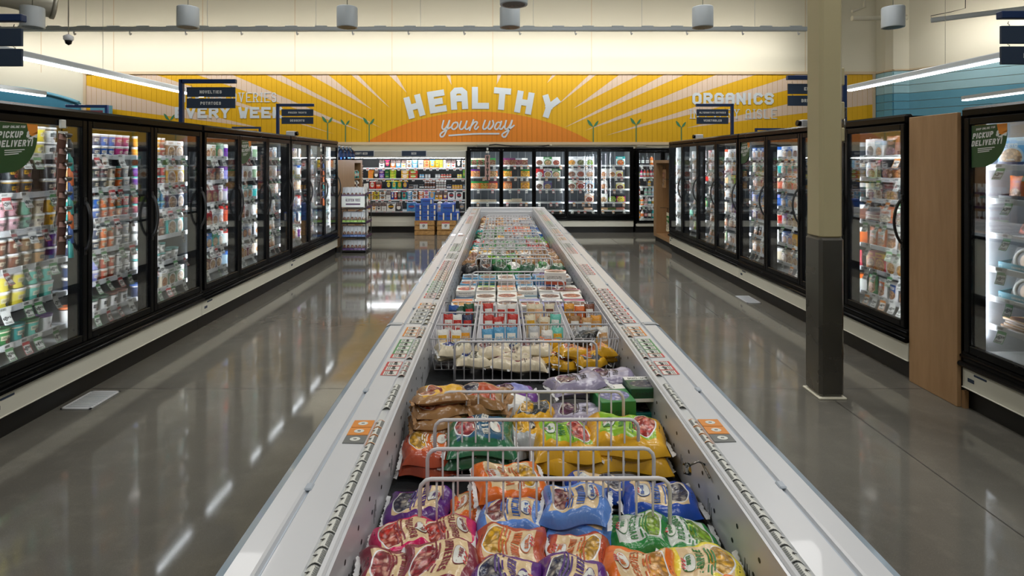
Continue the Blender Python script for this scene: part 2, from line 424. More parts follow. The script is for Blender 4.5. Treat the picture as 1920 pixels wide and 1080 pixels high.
# ---------------------------------------------------------------- room shell
def px_wall(px, py, k=0.013762): return ((px - 945) * k, H - (py - 302) * k)
YW = 14.45
mb = MB(); mb.box(-16, 16, -6, 15.2, -.2, 0); struct(mb.build('floor', 'floor'))
mb = MB(); mb.box(-16, 16, -6, 15.2, 7.2, 7.4); struct(mb.build('ceiling', 'olive'))
mb = MB(); mb.box(-16, 9.62, YW, YW + .3, 0, 7.2)
for px in (77, 213, 380, 553, 735, 924, 1109, 1510): # panel seams
    x = (px - 945) * 0.01376; mb.box(x - .008, x + .008, YW - .004, YW, 4.0, 7.2, 1)
struct(mb.build('wall_back', ['cream', 'trimwood']))
mb = MB(); mb.box(-16.3, -16, -6, YW + .3, 0, 7.2); struct(mb.build('wall_left', 'olive'))
mb = MB(); mb.box(-16.3, 16.3, -6.3, -6, 0, 7.2); struct(mb.build('wall_front', 'olive'))
RW = [(9.60, YW + .02), (9.60, 14.1), (9.66, 13.9), (10.02, 13.85), (10.55, 13.05), (13.8, 8.2), (16.2, 8.2), (16.2, -6)]
def wallrun(name, z0, z1, off, mat, th=.25, n0=0, n1=None):
    mb = MB()
    for (a, b) in list(zip(RW, RW[1:]))[n0:n1]:
        d = Vector((b[0] - a[0], b[1] - a[1])).normalized(); nn = Vector((-d.y, d.x))   # outward (away from the room)
        q = lambda p, k: (p[0] + nn.x * k, p[1] + nn.y * k)
        P = [q(a, off), q(b, off), q(b, th), q(a, th)]
        mb.add([(*p, z0) for p in P] + [(*p, z1) for p in P], [(0, 1, 2, 3), (4, 5, 6, 7), (0, 1, 5, 4), (1, 2, 6, 5), (2, 3, 7, 6), (3, 0, 4, 7)], 0)
    return mb
struct(wallrun('wall_right', 0, 7.2, 0, 0).build('wall_right', 'cream'))
# blue horizontal boarding on the right wall
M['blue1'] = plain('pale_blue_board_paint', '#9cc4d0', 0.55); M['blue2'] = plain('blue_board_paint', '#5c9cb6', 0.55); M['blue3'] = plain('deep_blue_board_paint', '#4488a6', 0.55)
r_ = root('wall_boarding', 'blue horizontal wall boarding on the slanting wall beyond the column', 'wall panel', (0, 0, 0))
z = 1.2; k = 0
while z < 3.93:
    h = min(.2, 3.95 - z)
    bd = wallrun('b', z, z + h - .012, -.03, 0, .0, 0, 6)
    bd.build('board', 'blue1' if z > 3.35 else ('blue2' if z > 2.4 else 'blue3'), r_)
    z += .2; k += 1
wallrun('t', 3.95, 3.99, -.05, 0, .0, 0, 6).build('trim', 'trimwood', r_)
def leaf_on_wall(s, zc, size, mbx):
    a, b = RW[4], RW[5]; d = Vector((b[0] - a[0], b[1] - a[1])).normalized(); n = Vector((d.y, -d.x)) * .035
    f = lambda u, v, dp: (a[0] + d.x * (s + u) + n.x, a[1] + d.y * (s + u) + n.y, zc + v)
    for i in range(9):
        t = (i / 8 - .5) * 2.6
        mbx.ribbon([(0, 0), (math.sin(t) * size, math.cos(t) * size)], size * .16, f)
for q in ((1.05, 2.5, .3), (1.9, 2.45, .26), (2.9, 2.62, .34), (3.6, 2.6, .3)): mb = MB(); leaf_on_wall(*q, mb); mb.build('leaf_print', 'blue3', r_, fix=False)


# ---------------------------------------------------------------- mural
def clipx(P, x0, x1):
    for lim, sg in ((x0, 1), (x1, -1)):
        out = []
        for a, b in zip(P, P[1:] + P[:1]):
            ia, ib = (a[0] - lim) * sg >= 0, (b[0] - lim) * sg >= 0
            if ia: out.append(a)
            if ia != ib:
                t = (lim - a[0]) / (b[0] - a[0]); out.append((lim, a[1] + t * (b[1] - a[1])))
        P = out
        if not P: return P
    return P
def clipz(P, z0, z1): return [(y, x) for x, y in clipx([(y, x) for x, y in P], z0, z1)]
r_ = root('mural_panel', 'long yellow board mural with sun rays and pale lettering across the back wall', 'mural', (0, YW - .008, 0))
X0, Z1 = px_wall(164, 140); X1, Z0 = px_wall(1634, 266.5)
rays = [((763.4, 174.5), (730, 141), (743.7, 141)), ((846.8, 159.5), (837, 141), (844.8, 141)), ((931, 159.5), (932.7, 141), (940, 141)),
        ((732, 203), (659.8, 141), (672, 141)), ((697.6, 205), (582.6, 141), (616.5, 141)), ((717, 241), (501, 141), (528, 141)),
        ((678.5, 246), (372, 141), (438, 141)), ((628, 251.5), (250, 141), (295, 141)), ((490, 240), (162, 160), (162, 198)),
        ((1025.5, 156), (1034.8, 141), (1042, 141)), ((1039.3, 202), (1104, 141), (1116.7, 141)), ((1075, 203.7), (1160, 141), (1197, 141)),
        ((1057, 240), (1244, 141), (1281.6, 141)), ((1096, 245), (1341, 141), (1414.5, 141)), ((1136, 254), (1489, 141), (1588, 141)), ((1286, 240), (1642, 156), (1642, 195)),
        ((1700, 100), (1489, 141), (1600, 141))][:16]
rays = [[px_wall(*p) for p in rr] for rr in rays]
def stretch(rr):                              # carry a ray on past the board's edge; it is clipped there
    a = rr[0]; return [a] + [(a[0] + (p[0] - a[0]) * 1.02, a[1] + (p[1] - a[1]) * 1.02) for p in rr[1:]]
rays = [stretch(r) for r in rays]
sun = [px_wall(899 + 420 * math.sin(t), 629.5 - 420 * math.cos(t)) for t in [(-.56 + 1.12 * i / 60) for i in range(61)]]
mb = MB(); nb = 157; bw = (X1 - X0) / nb
mb.box(X0, X1, -.022, 0, Z0, Z1, 3)
for i in range(nb):
    a, b = X0 + i * bw + .0025, X0 + (i + 1) * bw - .0025
    mb.box(a, b, -.03, -.022, Z0, Z1, 0)
    for lay, P, mt in [(1, r, 1) for r in rays] + [(2, sun, 2)]:
        Q = clipz(clipx(P, a, b), Z0 + .002, Z1 - .002) if (min(p[0] for p in P) < b and max(p[0] for p in P) > a) else []
        if len(Q) > 2: mb.poly([(x, -.03 - .0015 * lay, z) for x, z in Q], mt)
mb.build('boarding', ['yellow', 'ray', 'orange', 'groove'], r_)
mb = MB(); e = .07
mb.box(X0 - e, X1 + e, -.06, 0, Z1, Z1 + e); mb.box(X0 - e, X1 + e, -.05, 0, Z0 - e, Z0); mb.box(X0 - e, X0, -.05, 0, Z0, Z1); mb.box(X1, X1 + e, -.05, 0, Z0, Z1)
mb.build('trim', 'trimwood', r_)
K = 0.013762
for ch, px, py, rot in (('H', 777.7, 200, 15), ('E', 819.7, 190.8, 9), ('A', 861, 185, 3.5), ('L', 901, 184, 0), ('T', 941, 185.7, -5), ('H', 983, 192.6, -10), ('Y', 1029, 201, -18)):
    cx, cz = px_wall(px, py); ca, sa = math.cos(math.radians(rot)), math.sin(math.radians(rot)); h = 41 * K
    f = lambda a, b, d: (cx + a * ca - (b - h / 2) * sa, -.036 - d, cz + a * sa + (b - h / 2) * ca)
    mb = MB(); mb.text(ch, f, h, 11.3 * K, th=.006, asp=.78); mb.build('letter', 'murallet', r_)
def smooth(P, n=6):
    out = []
    for i in range(len(P) - 1):
        p0, p1, p2, p3 = P[max(i - 1, 0)], P[i], P[i + 1], P[min(i + 2, len(P) - 1)]
        for k in range(n):
            t = k / n
            out.append(tuple(.5 * (2 * p1[j] + (p2[j] - p0[j]) * t + (2 * p0[j] - 5 * p1[j] + 4 * p2[j] - p3[j]) * t * t + (3 * p1[j] - p0[j] - 3 * p2[j] + p3[j]) * t ** 3) for j in (0, 1)))
    return out + [P[-1]]
script = [[(520, 490), (505, 560), (525, 580), (560, 540), (582, 490), (555, 580), (520, 650), (490, 655), (490, 625), (540, 590), (600, 555)],
          [(662, 508), (625, 515), (605, 560), (630, 580), (665, 550), (668, 515), (650, 505)], [(705, 498), (688, 560), (710, 580), (745, 545), (765, 495), (748, 560), (765, 580), (792, 560)],
          [(835, 482), (825, 510), (795, 588)], [(812, 545), (850, 503), (876, 510), (848, 560), (862, 580), (885, 555)],
          [(958, 488), (935, 560), (955, 578), (995, 540), (1008, 498), (990, 560), (1010, 578), (1045, 530), (1040, 490)],
          [(1115, 508), (1085, 510), (1060, 560), (1080, 580), (1115, 545), (1130, 498), (1112, 565), (1130, 578), (1155, 550)],
          [(1180, 490), (1165, 560), (1185, 578), (1220, 540), (1242, 488), (1210, 590), (1170, 660), (1140, 650), (1145, 625), (1200, 590), (1262, 540)],
          [(580, 645), (840, 628), (1102, 626)]]
f = lambda a, b, d: (a, -.036 - d, b)
for part in (script[:5], script[5:8], script[8:]):
    mb = MB()
    for st in part: mb.ribbon([px_wall(740 + x / 5.647, 140 + y / 5.647) for x, y in smooth(st)], 2.9 * K, f, th=.006)
    mb.build('script_lettering', 'murallet', r_)
def mural_text(t, px, py, hpx, wpx, slab, sp, asp):
    ws = t.split(' '); step = hpx * asp * sp; ln = lambda q: sum(step * (.55 if c == 'I' else 1) for c in q)
    if len(ws) > 1:
        x = px - (ln(t.replace(' ', '')) + .6 * step * (len(ws) - 1)) / 2
        for q in ws: mural_text(q, x + ln(q) / 2, py, hpx, wpx, slab, sp, asp); x += ln(q) + .6 * step
        return
    cx, cz = px_wall(px, py); mb = MB()
    mb.text(t, lambda a, b, d: (cx + a, -.036 - d, cz + b), hpx * K, wpx * K, slab=slab, sp=sp, asp=asp, th=.005); mb.build('lettering', 'murallet', r_)
mural_text('EVERY WEEK', 430, 222, 21, 5.2, False, 1.22, .83)
mural_text('NEW DISCOVERIES', 430, 192, 18, 1.7, True, 1.55, .48)
mural_text('ORGANICS', 1373, 196.5, 22, 5.2, False, 1.2, .78)
mural_text('IN EVERY AISLE', 1373, 223, 18, 1.7, True, 1.5, .5)
for px, top, sc in ((615.4, 231, 1), (648.6, 235, .85), (693, 234, 1.05), (1112, 238, 1.05), (1192, 234, 1.0), (1276.5, 239, .95), (320, 226, 1.0)):
    mb = MB(); x, zt = px_wall(px, top); mb.box(x - .012, x + .012, -.036, -.034, Z0, zt, 0)
    for sg, L in ((-1, 13 * sc), (1, 11 * sc)):
        P = []
        for i in range(9): t = i / 8; P.append((t * L * .85, t * L + math.sin(t * PI) * L * .22))
        for i in range(7, 0, -1): t = i / 8; P.append((t * L * .85 + math.sin(t * PI) * L * .16, t * L - math.sin(t * PI) * L * .2))
        mb.poly([(x + sg * p * K, -.036, zt + q * K) for p, q in P], 0)
    mb.build('sprout', 'leaf', r_, fix=False)

# blue arched sign on the left of the back wall
r_ = root('arched_sign', 'blue arched wall sign over the next aisle at the end of the mural', 'sign', (0, YW, 0))
def arch(k): return [px_wall(-160 + 312 * t, 197 - k * 34 * math.sin(PI * (.12 + .86 * t)) ** .8) for t in [i / 24 for i in range(25)]]
mb = MB(); P = arch(1.0) + [px_wall(152, 240), px_wall(-160, 240)]
mb.prism(P, lambda a, b: (a, -.08, b), lambda a, b: (a, 0, b)); mb.build('backboard', 'blue3', r_)
mb = MB(); mb.tube([(a, -.08, b) for a, b in arch(1.0)], .045, 8); mb.build('rim', 'blue2', r_)
mb = MB(); mb.box(*[v for p in zip(px_wall(180, 240)[:1], px_wall(216, 240)[:1]) for v in p], -.2, -.1, px_wall(0, 250)[1], px_wall(0, 199)[1]); mb.build('side_board', 'blue2', r_)

# ---------------------------------------------------------------- lamps
def lamp_area(name, loc, rot, sx, sy, power, col=(1, 1, 1), parent=None, spread=PI):
    l = bpy.data.lights.new(name, 'AREA'); l.shape = 'RECTANGLE'; l.size = sx; l.size_y = sy; l.energy = power; l.color = col; l.spread = spread
    o = bpy.data.objects.new(name, l); COL.objects.link(o); o.location = loc; o.rotation_euler = rot
    if parent: o.parent = parent
    return o
def lamp_spot(name, loc, power, ang, parent=None, col=(1, .95, .88), blend=.6, rad=.1):
    l = bpy.data.lights.new(name, 'SPOT'); l.energy = power; l.spot_size = math.radians(ang); l.spot_blend = blend; l.shadow_soft_size = rad; l.color = col
    o = bpy.data.objects.new(name, l); COL.objects.link(o); o.location = loc
    if parent: o.parent = parent
    return o
pend_me = []
def pendant(x, y, zb, label, d=.34):
    r = root('pendant_lamp', label, 'lamp', (x, y, zb), group=None)
    if not pend_me:
        mb = MB(); mb.lathe([(.14, 0), (.17, 0), (.172, .01), (.172, .33), (.165, .345), (.02, .35)], 28); a = mb.build('shade', 'pendant', r)
        mb = MB(); mb.lathe([(.142, .0), (.11, .06), (.09, .09)], 24); b = mb.build('reflector', 'steel', r)
        mb = MB(); mb.lathe([(.0, .045), (.1, .05), (.1, .06), (0, .06)], 20); c = mb.build('lens', 'lamplens', r)
        mb = MB(); mb.tube([(0, 0, .35), (0, 0, 7.19 - zb)], .008, 6); e = mb.build('cord', 'galv', r)
        pend_me.extend([a.data, b.data, c.data, e.data])
    else:
        for n, m in zip(('shade', 'reflector', 'lens', 'cord'), pend_me): inst(n, m, r)
    lamp_spot('lamp_light', (0, 0, .03), P_PEND, 130, r)
    return r
ZP = 3.98
for i, x in enumerate((-8.0, -5.36, -2.66, .1, 3.37, 6.6)):
    pendant(x, 9.5, ZP, 'round grey pendant lamp, %s along the row in front of the mural' % ORD[i])
pendant(.12, 6.9, 3.64, 'round grey pendant lamp hanging alone, lower rim at the very top of the picture')
for i, (x, y) in enumerate([(x, y) for y in (-3.2, 1.2, 5.4, 9.4) for x in (-4.3, 1.6, 4.6)]):     # added fill panels, unseen above the picture, put there for soft light
    r = root('added_fill_light', 'added square fill light panel under the ceiling, unseen above the picture', 'light', (x, y, 7.0), 0, 'added fill light panels under the ceiling, unseen above the picture')
    mb = MB(); mb.box(-.65, .65, -.65, .65, .02, .1, 0, .01); mb.build('housing', 'white', r)
    lamp_area('fill_emitter', (0, 0, 0), (0, 0, 0), 1.2, 1.2, P_FILL, (1, .98, .95), r)

def strip_light(x, y0, y1, z, label):
    r = root('strip_light', label, 'light', (x, y0, z)); L = y1 - y0
    mb = MB(); mb.box(-.06, .06, 0, L, .01, .09, 0, .012); mb.build('housing', 'pendant', r)
    mb = MB(); mb.box(-.05, .05, .01, L - .01, -.012, .012, 0, .008); mb.build('lens', 'aislelens', r)
    mb = MB()
    for yy in (.15 * L, .6 * L): mb.tube([(0, yy, .09), (0, yy, 7.19 - z)], .003, 5)
    mb.build('cable', 'galv', r, fix=False)
strip_light(-5.93, 4.2, 11.0, 2.98, 'long white strip light over the aisle behind the dessert freezers')
strip_light(-8.95, 5.5, 10.9, 2.98, 'white strip light in front of the blue arched sign')
strip_light(6.2, 4.6, 10.05, 2.98, 'long white strip light running behind the column')
strip_light(9.6, 5.5, 11.7, 2.98, 'white strip light above the flatbread freezer by the blue boarding')

r = root('wall_washer', 'long grey linear wall washer hung across the back wall', 'light', (0, 13.4, 4.80))
mb = MB(); mb.box(-13.9, 7.25, -.06, .06, .02, .12, 0, .015); mb.build('housing', 'pendant', r)
mb = MB(); mb.box(-13.85, 7.2, .06, .066, .035, .1); mb.build('lens', 'lamplens', r)
mb = MB()
for i in range(29):
    x = -12.9 + i * .71; mb.box(x - .14, x + .14, -.03, .03, .12, .15)
for x in (-10, -7.1, -4.5, -2.0, .7, 3.3, 6): mb.tube([(x, 0, .12), (x, 0, 2.4)], .004, 5)
mb.build('bracket', 'pendant', r, fix=False)
for i in range(15):
    x = -11.6 + i * 1.33
    mb = MB(); mb.tube([(x, -.02, .02), (x, -.03, -.03), (x + .03, -.03, -.06)], [.012, .015, .03], 8); mb.build('track_head', 'white', r)
for xx in (-10.4, -3.35, 3.7): lamp_area('washer_light', (xx, .03, -.0), (math.radians(38), 0, 0), 7.0, .06, P_WASH * 2.45, (1, .985, .955), r, spread=math.radians(140))
r = root('wall_washer', 'short grey linear wall washer hung beside the slanting blue boarded wall', 'light', (9.57, 12.56, 4.80), rz=-math.atan2(.8, 1.0))
mb = MB(); mb.box(0, 4.6, -.05, .05, .02, .12, 0, .015); mb.build('housing', 'pendant', r)
mb = MB(); mb.box(.05, 4.55, .05, .056, .035, .1); mb.build('lens', 'lamplens', r)
mb = MB(); mb.tube([(.02, 0, .1), (.0, 0, .17), (.35, 0, .2), (.6, 0, .24), (.62, 0, 2.4)], .008, 6); mb.build('cord', 'ink', r)
lamp_area('washer_light', (2.3, .03, 0), (math.radians(35), 0, 0), 4.4, .06, P_WASH * 1.2, (1, .985, .955), r, spread=math.radians(150))

# duct, pipe, dome camera
r = root('spiral_duct', 'round spiral metal air duct entering at the top above the arched sign', 'duct', (0, 0, 0))
pth = [(-9.9, 9.0, 5.0), (-9.0, 10.2, 4.78)]
mb = MB(); A, B = Vector((-10.6, 8.0, 4.98)), Vector((-8.35, 10.4, 4.6)); n = 46; pts = [A + (B - A) * (i / n) for i in range(n + 1)]
mb.tube(pts, [.235 + (.012 if i % 4 == 0 else 0) for i in range(n + 1)], 24); mb.build('pipe', 'duct', r)
mb = MB(); d_ = (B - A).normalized(); mb.tube([B - d_ * .04, B + d_ * .02], .255, 24); mb.build('end_cap', 'duct', r)
mb = MB(); c_ = A + (B - A) * .62 + Vector((.02, -.2, .1))
sd = Vector((.68, .72, -.11)).normalized()
for k in range(4):
    p = c_ + sd * (k * .2); mb.box(-.08, .08, -.02, .02, -.07, .07, 0, T=Matrix.Translation(p) @ Matrix.Rotation(.8, 4, 'Z'))
mb.build('grille', 'blackmat', r)
r = root('ceiling_pipe', 'pale horizontal conduit pipe beside the column top', 'pipe', (0, 0, 0))
mb = MB(); mb.tube([(8.2, 13.2, 5.08), (9.5, 13.2, 5.1)], .06, 10); mb.tube([(8.2, 13.2, 5.24), (8.5, 13.2, 5.34), (8.5, 13.2, 7.2)], .035, 8); mb.build('pipe', 'cream', r)
r = root('dome_camera', 'small white dome camera hanging on a thin rod above the strip light', 'camera', (-7.0, 9.0, 3.62))
mb = MB(); mb.lathe([(.02, .13), (.07, .1), (.07, .05), (.055, .03)], 16); mb.build('housing', 'white', r)
mb = MB(); mb.lathe([(.052, .03), (.04, -.02), (.0, -.045)], 16); mb.build('dome', 'black', r)
mb = MB(); mb.tube([(0, 0, .13), (0, 0, 3.5)], .007, 6); mb.build('rod', 'galv', r)

# ---------------------------------------------------------------- column
r = root('column', 'square beige steel column with a stainless sleeve around its foot', 'column', (2.365, 4.135, 0))
mb = MB(); mb.box(-.083, .083, -.098, .098, 1.15, 7.2, 0, .022); mb.build('shaft', 'column', r)
mb = MB(); mb.box(-.09, .09, -.105, .105, .012, 1.165, 0, .02); mb.build('sleeve', 'steel', r)
mb = MB(); mb.box(-.1, .1, -.115, .115, 0, .014, 0, .004); mb.build('foot_seal', 'cream', r)
for zb, h in ((2.27, .13), (2.02, .13), (1.86, .1)):
    mb = MB(); mb.box(.083, .135, -.03, .05, zb, zb + h, 0, .006); mb.build('junction_box', 'column', r)
mb = MB(); mb.tube([(.095, 0, 2.0), (.095, 0, 7.2)], .009, 8); mb.build('conduit', 'column', r)
mb = MB(); mb.box(.135, .16, -.01, .03, 2.04, 2.11, 0, .004); mb.tube([(.15, .01, 2.07), (.152, .0, 1.85)], .009, 8); mb.build('key_switch', 'steel', r)

# ---------------------------------------------------------------- price tickets
PM = ['tagwhite', 'ink', 'tagred', 'taggreen', 'tagorange', 'taggrey']
_tk = {}
def hang_tag(style, price):
    key = ('h', style, price)
    if key in _tk: return _tk[key]
    mb = MB(); wd, ht = .058, .08
    def f(a, b, d): t = -b / ht; return (a, -.004 - d - .03 * max(t, 0) ** 1.6, b)
    n = 5
    vs = [f(x, -ht * i / n, 0) for i in range(n + 1) for x in (-wd / 2, wd / 2)]
    fs = [(2 * i, 2 * i + 1, 2 * i + 3, 2 * i + 2) for i in range(n)]
    mb.add(vs, fs, 0, True)
    e = .004
    if style: # coloured border
        for i in range(n):
            for sx in (-1, 1): mb.add([f(sx * wd / 2, -ht * i / n, .0006), f(sx * (wd / 2 - e), -ht * i / n, .0006), f(sx * (wd / 2 - e), -ht * (i + 1) / n, .0006), f(sx * wd / 2, -ht * (i + 1) / n, .0006)], [(0, 1, 2, 3)], style)
        mb.add([f(-wd / 2, -ht + e, .0006), f(wd / 2, -ht + e, .0006), f(wd / 2, -ht, .0006), f(-wd / 2, -ht, .0006)], [(0, 1, 2, 3)], style)
        mb.add([f(-wd / 2, 0, .0006), f(wd / 2, 0, .0006), f(wd / 2, -.02, .0006), f(-wd / 2, -.02, .0006)], [(0, 1, 2, 3)], style)
    g = lambda a, b, d: f(a, b - .055, .001)
    mb.text('$', lambda a, b, d: f(a - .02, b - .05, .001 + d), .014, .003, 1); mb.text(price[0], lambda a, b, d: f(a - .006, b - .055, .001 + d), .026, .0055, 1)
    mb.text(price[2:], lambda a, b, d: f(a + .013, b - .045, .001 + d), .015, .0032, 1)
    for zz in (-.064, -.07): mb.add([f(-.02, zz, .001), f(.02, zz, .001), f(.02, zz - .003, .001), f(-.02, zz - .003, .001)], [(0, 1, 2, 3)], 1)
    # clip card on the rail above
    mb.box(-.036, .036, -.006, -.003, .002, .03, 0)
    for i in range(9): mb.box(-.03 + i * .004, -.0285 + i * .004 , -.0066, -.006, .008, .024, 1)
    o = mb.build('price_tag', PM, fix=False); me = o.data; bpy.data.objects.remove(o); _tk[key] = me; return me
PRICES = ['6.99', '4.99', '5.99', '8.49', '3.99']

# ---------------------------------------------------------------- glass-door freezer case
class Case: pass
M['jamblens'] = glow('cool_white_jamb_led', '#f4f9ff', 68.0)
M['ledbright'] = glow('bright_white_led_lens', '#f4f9ff', 60.0)
M['backgrey'] = plain('grey_freezer_back', '#565e66', .45)
M['toplens'] = glow('cool_white_canopy_led', '#f4f9ff', 30.0)
_cm = {}
def freezer_case(label, loc, rz, nd, pitch, mg, shelves, depth=.95, zt=2.07, zb=.40, handles=True, tags=5, kick=True, tagstyles=(2, 0, 3), liner='liner', shy=.125, side=0, name='freezer_case', endmat=('liner', 'liner'), base=True, deck=True, led='ledlens'):
    L = nd * pitch + 2 * mg
    r = root(name, label, 'freezer', loc, rz)
    c = Case(); c.root = r; c.pitch = pitch; c.mg = mg; c.shelves = shelves; c.nd = nd; c.L = L; c.loc = loc; c.rz = rz; c.depth = depth; c.shy = shy
    zg0, zg1 = zb + .0, zt - .06
    mb = MB()                     # insulated box: back, roof, floor, ends
    mb.box(0, L, depth - .05, depth, .13, zt, 1); mb.box(0, L, .02, depth - .05, zt - .05, zt, 0); mb.box(0, L, .03, depth - .05, .14, zb - .02, 1)
    for x in (0, L - .03): mb.box(x, x + .03, .015, depth - .05, .14, zt - .05, 0)
    mb.build('cabinet', ['black', 'base'], r)
    mb = MB(); mb.box(.03, L - .03, depth - .13, depth - .12, zb, zt - .06, 0)
    for i in range(int((L - .1) / .19)): mb.box(.1 + i * .19, .112 + i * .19, depth - .137, depth - .13, zb, zt - .1, 1)
    mb.build('back_liner', [liner, 'shelf'], r)
    for x, em in zip((.03, L - .032), endmat): mb = MB(); mb.box(x, x + .004, .1, depth - .13, zb, zt - .06); mb.build('end_liner', em, r)
    mb = MB(); mb.box(.03, L - .03, .03, depth - .12, zb - .02, zb, 0); mb.box(.04, L - .04, .06, depth - .15, zt - .062, zt - .052, 0); mb.build('floor_liner', 'linerwhite', r)
    mb = MB(); mb.box(.001, L - .001, -.02, .05, zt - .0595, zt + .015, 0, .018); mb.build('header', 'black', r)
    mb = MB(); mb.box(.0, L, .04, .5, 0, .145); mb.build('kick_plate', 'kick', r)
    if base:
        mb = MB(); mb.box(.002, L - .002, -.005, .03, .145, .29, 0, .004); mb.box(.002, L - .002, -.012, .0, .145, .153, 0, .003); mb.build('base_panel', 'base', r)
        mb = MB(); mb.box(0, L, -.012, .05, .292, zb - .002, 0, .008); mb.tube([(0, -.02, .31), (L, -.02, .31)], .02, 10); mb.tube([(0, -.012, .365), (L, -.012, .365)], .012, 8); mb.build('bumper', 'black', r)
        mb = MB(); mb.box(.1, .2, -.009, -.004, .252, .266, 0, .002); mb.box(.05, .1, -.008, -.004, .2, .225, 0); mb.build('nameplate', 'navy', r)
    mull = [mg + i * pitch for i in range(nd + 1)]
    for i, x in enumerate(mull):
        a, b = (x - .032, x + .032)
        if i == 0: a, b = 0, .07
        if i == nd: a, b = L - .07, L
        mb = MB(); mb.box(a, b, .014, .105, zb, zt - .04, 0, .004); mb.build('mullion', 'black', r)
        if led:
            x = min(max(x, .048), L - .048); mb = MB(); mb.add([(x - .012, .1062, zb + .1), (x + .012, .1062, zb + .1), (x + .012, .1062, zt - .12), (x - .012, .1062, zt - .12)], [(0, 1, 2, 3)]); mb.build('led_strip', led, r)
    if led: mb = MB(); mb.box(.05, L - .05, .05, .075, zt - .075, zt - .07); mb.build('led_strip', 'toplens', r)
    if side:                      # door-jamb lamps on one side of every bay
        for i in range(nd):
            x = mull[i] + (.068 if i == 0 else .032) if side < 0 else mull[i + 1] - (.068 if i == nd - 1 else .032)
            x -= side * .002; mb = MB(); mb.add([(x, .025, zb + .08), (x, .06, zb + .08), (x, .06, zt - .1), (x, .025, zt - .1)], [(0, 1, 2, 3)]); mb.build('led_strip', 'jamblens', r, fix=False)
    key = (round(pitch, 4), zb, zt, handles)
    if key not in _cm:
        mb = MB(); s = .045; p = pitch - .008
        mb.box(0, s, -.022, .012, zg0, zg1, 0, .005); mb.box(p - s, p, -.022, .012, zg0, zg1, 0, .005)
        mb.box(s, p - s, -.022, .012, zg0, zg0 + .055, 0, .005); mb.box(s, p - s, -.022, .012, zg1 - .05, zg1, 0, .005)
        o = mb.build('door', 'black'); me0 = o.data; bpy.data.objects.remove(o)
        mb = MB(); mb.box(s, p - s, -.006, .0, zg0 + .055, zg1 - .05); o = mb.build('glass_pane', 'glass'); me1 = o.data; bpy.data.objects.remove(o)
        mb = MB(); pp = [(p - .022 - .012 * math.sin(PI * i / 14), -.022 - .055 * math.sin(PI * i / 14) ** .7, 1.06 + .36 * i / 14) for i in range(15)]
        mb.tube(pp, .011, 8); mb.box(p - .034, p - .01, -.03, -.018, 1.03, 1.085, 0, .004); mb.box(p - .034, p - .01, -.03, -.018, 1.395, 1.45, 0, .004)
        o = mb.build('handle', 'blackmat'); me2 = o.data; bpy.data.objects.remove(o)
        mb = MB(); mb.box(.02, pitch - .02, .0, depth - .27, -.012, 0, 1)
        mb.box(.015, pitch - .015, -.012, .004, -.018, .022, 0, .003); o = mb.build('shelf', ['rail', 'shelf']); me3 = o.data; bpy.data.objects.remove(o)
        _cm[key] = (me0, me1, me2, me3)
    me0, me1, me2, me3 = _cm[key]
    c.doors = []
    for i in range(nd):
        d = inst('door', me0, r, (mull[i] + .004, 0, 0)); inst('glass_pane', me1, d); c.doors.append(d)
        if handles: inst('handle', me2, d)
        for k, z in enumerate(shelves):
            sh = inst('shelf', me3, r, (mull[i], shy, z))
            rr = random.Random(i * 31 + k * 7 + int(loc[1] * 10))
            n = tags + (rr.random() < .4)
            for j in range(n):
                if rr.random() < .12: continue
                x = .06 + (pitch - .12) * (j + .5 + rr.uniform(-.25, .25)) / n
                inst('price_tag', hang_tag(rr.choice(tagstyles), rr.choice(PRICES)), sh, (x, -.012, -.004), rot=(rr.uniform(-.15, .1), 0, rr.uniform(-.25, .25)))
    return c
def at(c, bay, x, y, z):
    """a point inside a bay of a case, in the room"""
    lx = c.mg + bay * c.pitch + x; ca, sa = math.cos(c.rz), math.sin(c.rz)
    return (c.loc[0] + lx * ca - y * sa, c.loc[1] + lx * sa + y * ca, z)

XL, XR = -3.075, 3.165
SHL = [1.745, 1.485, 1.245, 1.0, .755, .515]
SHR = [1.742, 1.55, 1.365, 1.163, .95, .735, .515]
CA = freezer_case('black glass-door freezer of ice cream tubs, the one beside the floor vent', (XL, 3.31, 0), PI / 2, 3, .781, .0175, SHL, side=-1)
CB = freezer_case('black glass-door freezer of frozen dessert boxes between the tub and pale dessert freezers', (XL, 5.69, 0), PI / 2, 3, .768, .0175, SHL, side=-1, tagstyles=(2, 0, 3, 0))
CC = freezer_case('black glass-door freezer of pale dessert packs next to the wire snack rack', (XL, 8.03, 0), PI / 2, 3, .755, .0175, SHL, side=-1, endmat=('liner', 'linerwhite'), tagstyles=(0, 0, 3))
CE = freezer_case('black glass-door freezer with an empty end door beside the tall wooden side display', (XR, 10.70, 0), -PI / 2, 4, .785, .0175, SHR, side=1, endmat=('linerwhite', 'liner'), tagstyles=(0, 0, 4))
CF = freezer_case('black glass-door freezer of frozen meals behind the column next to the maple filler panel', (XR, 7.525, 0), -PI / 2, 4, .778, .0175, SHR, side=1, tagstyles=(0, 4, 3))
CG = freezer_case('black glass-door freezer of flatbreads and keto boxes beyond the maple filler panel', (XR + .03, 3.90, 0), -PI / 2, 2, .78, .03, [1.67, 1.44, 1.205, .975, .775, .58], tagstyles=(3, 3), tags=3, shy=.15, led='ledbright', endmat=('white', 'liner'))
CP = freezer_case('wide five-door pizza freezer against the back wall', (-.89, 13.42, 0), 0, 5, .781, .045, [1.60, 1.315, 1.02, .70, .505], depth=1.0, shy=.2, liner='backgrey', endmat=('linerwhite', 'linerwhite'), handles=False, tags=3, tagstyles=(0, 2, 4), zt=2.05)

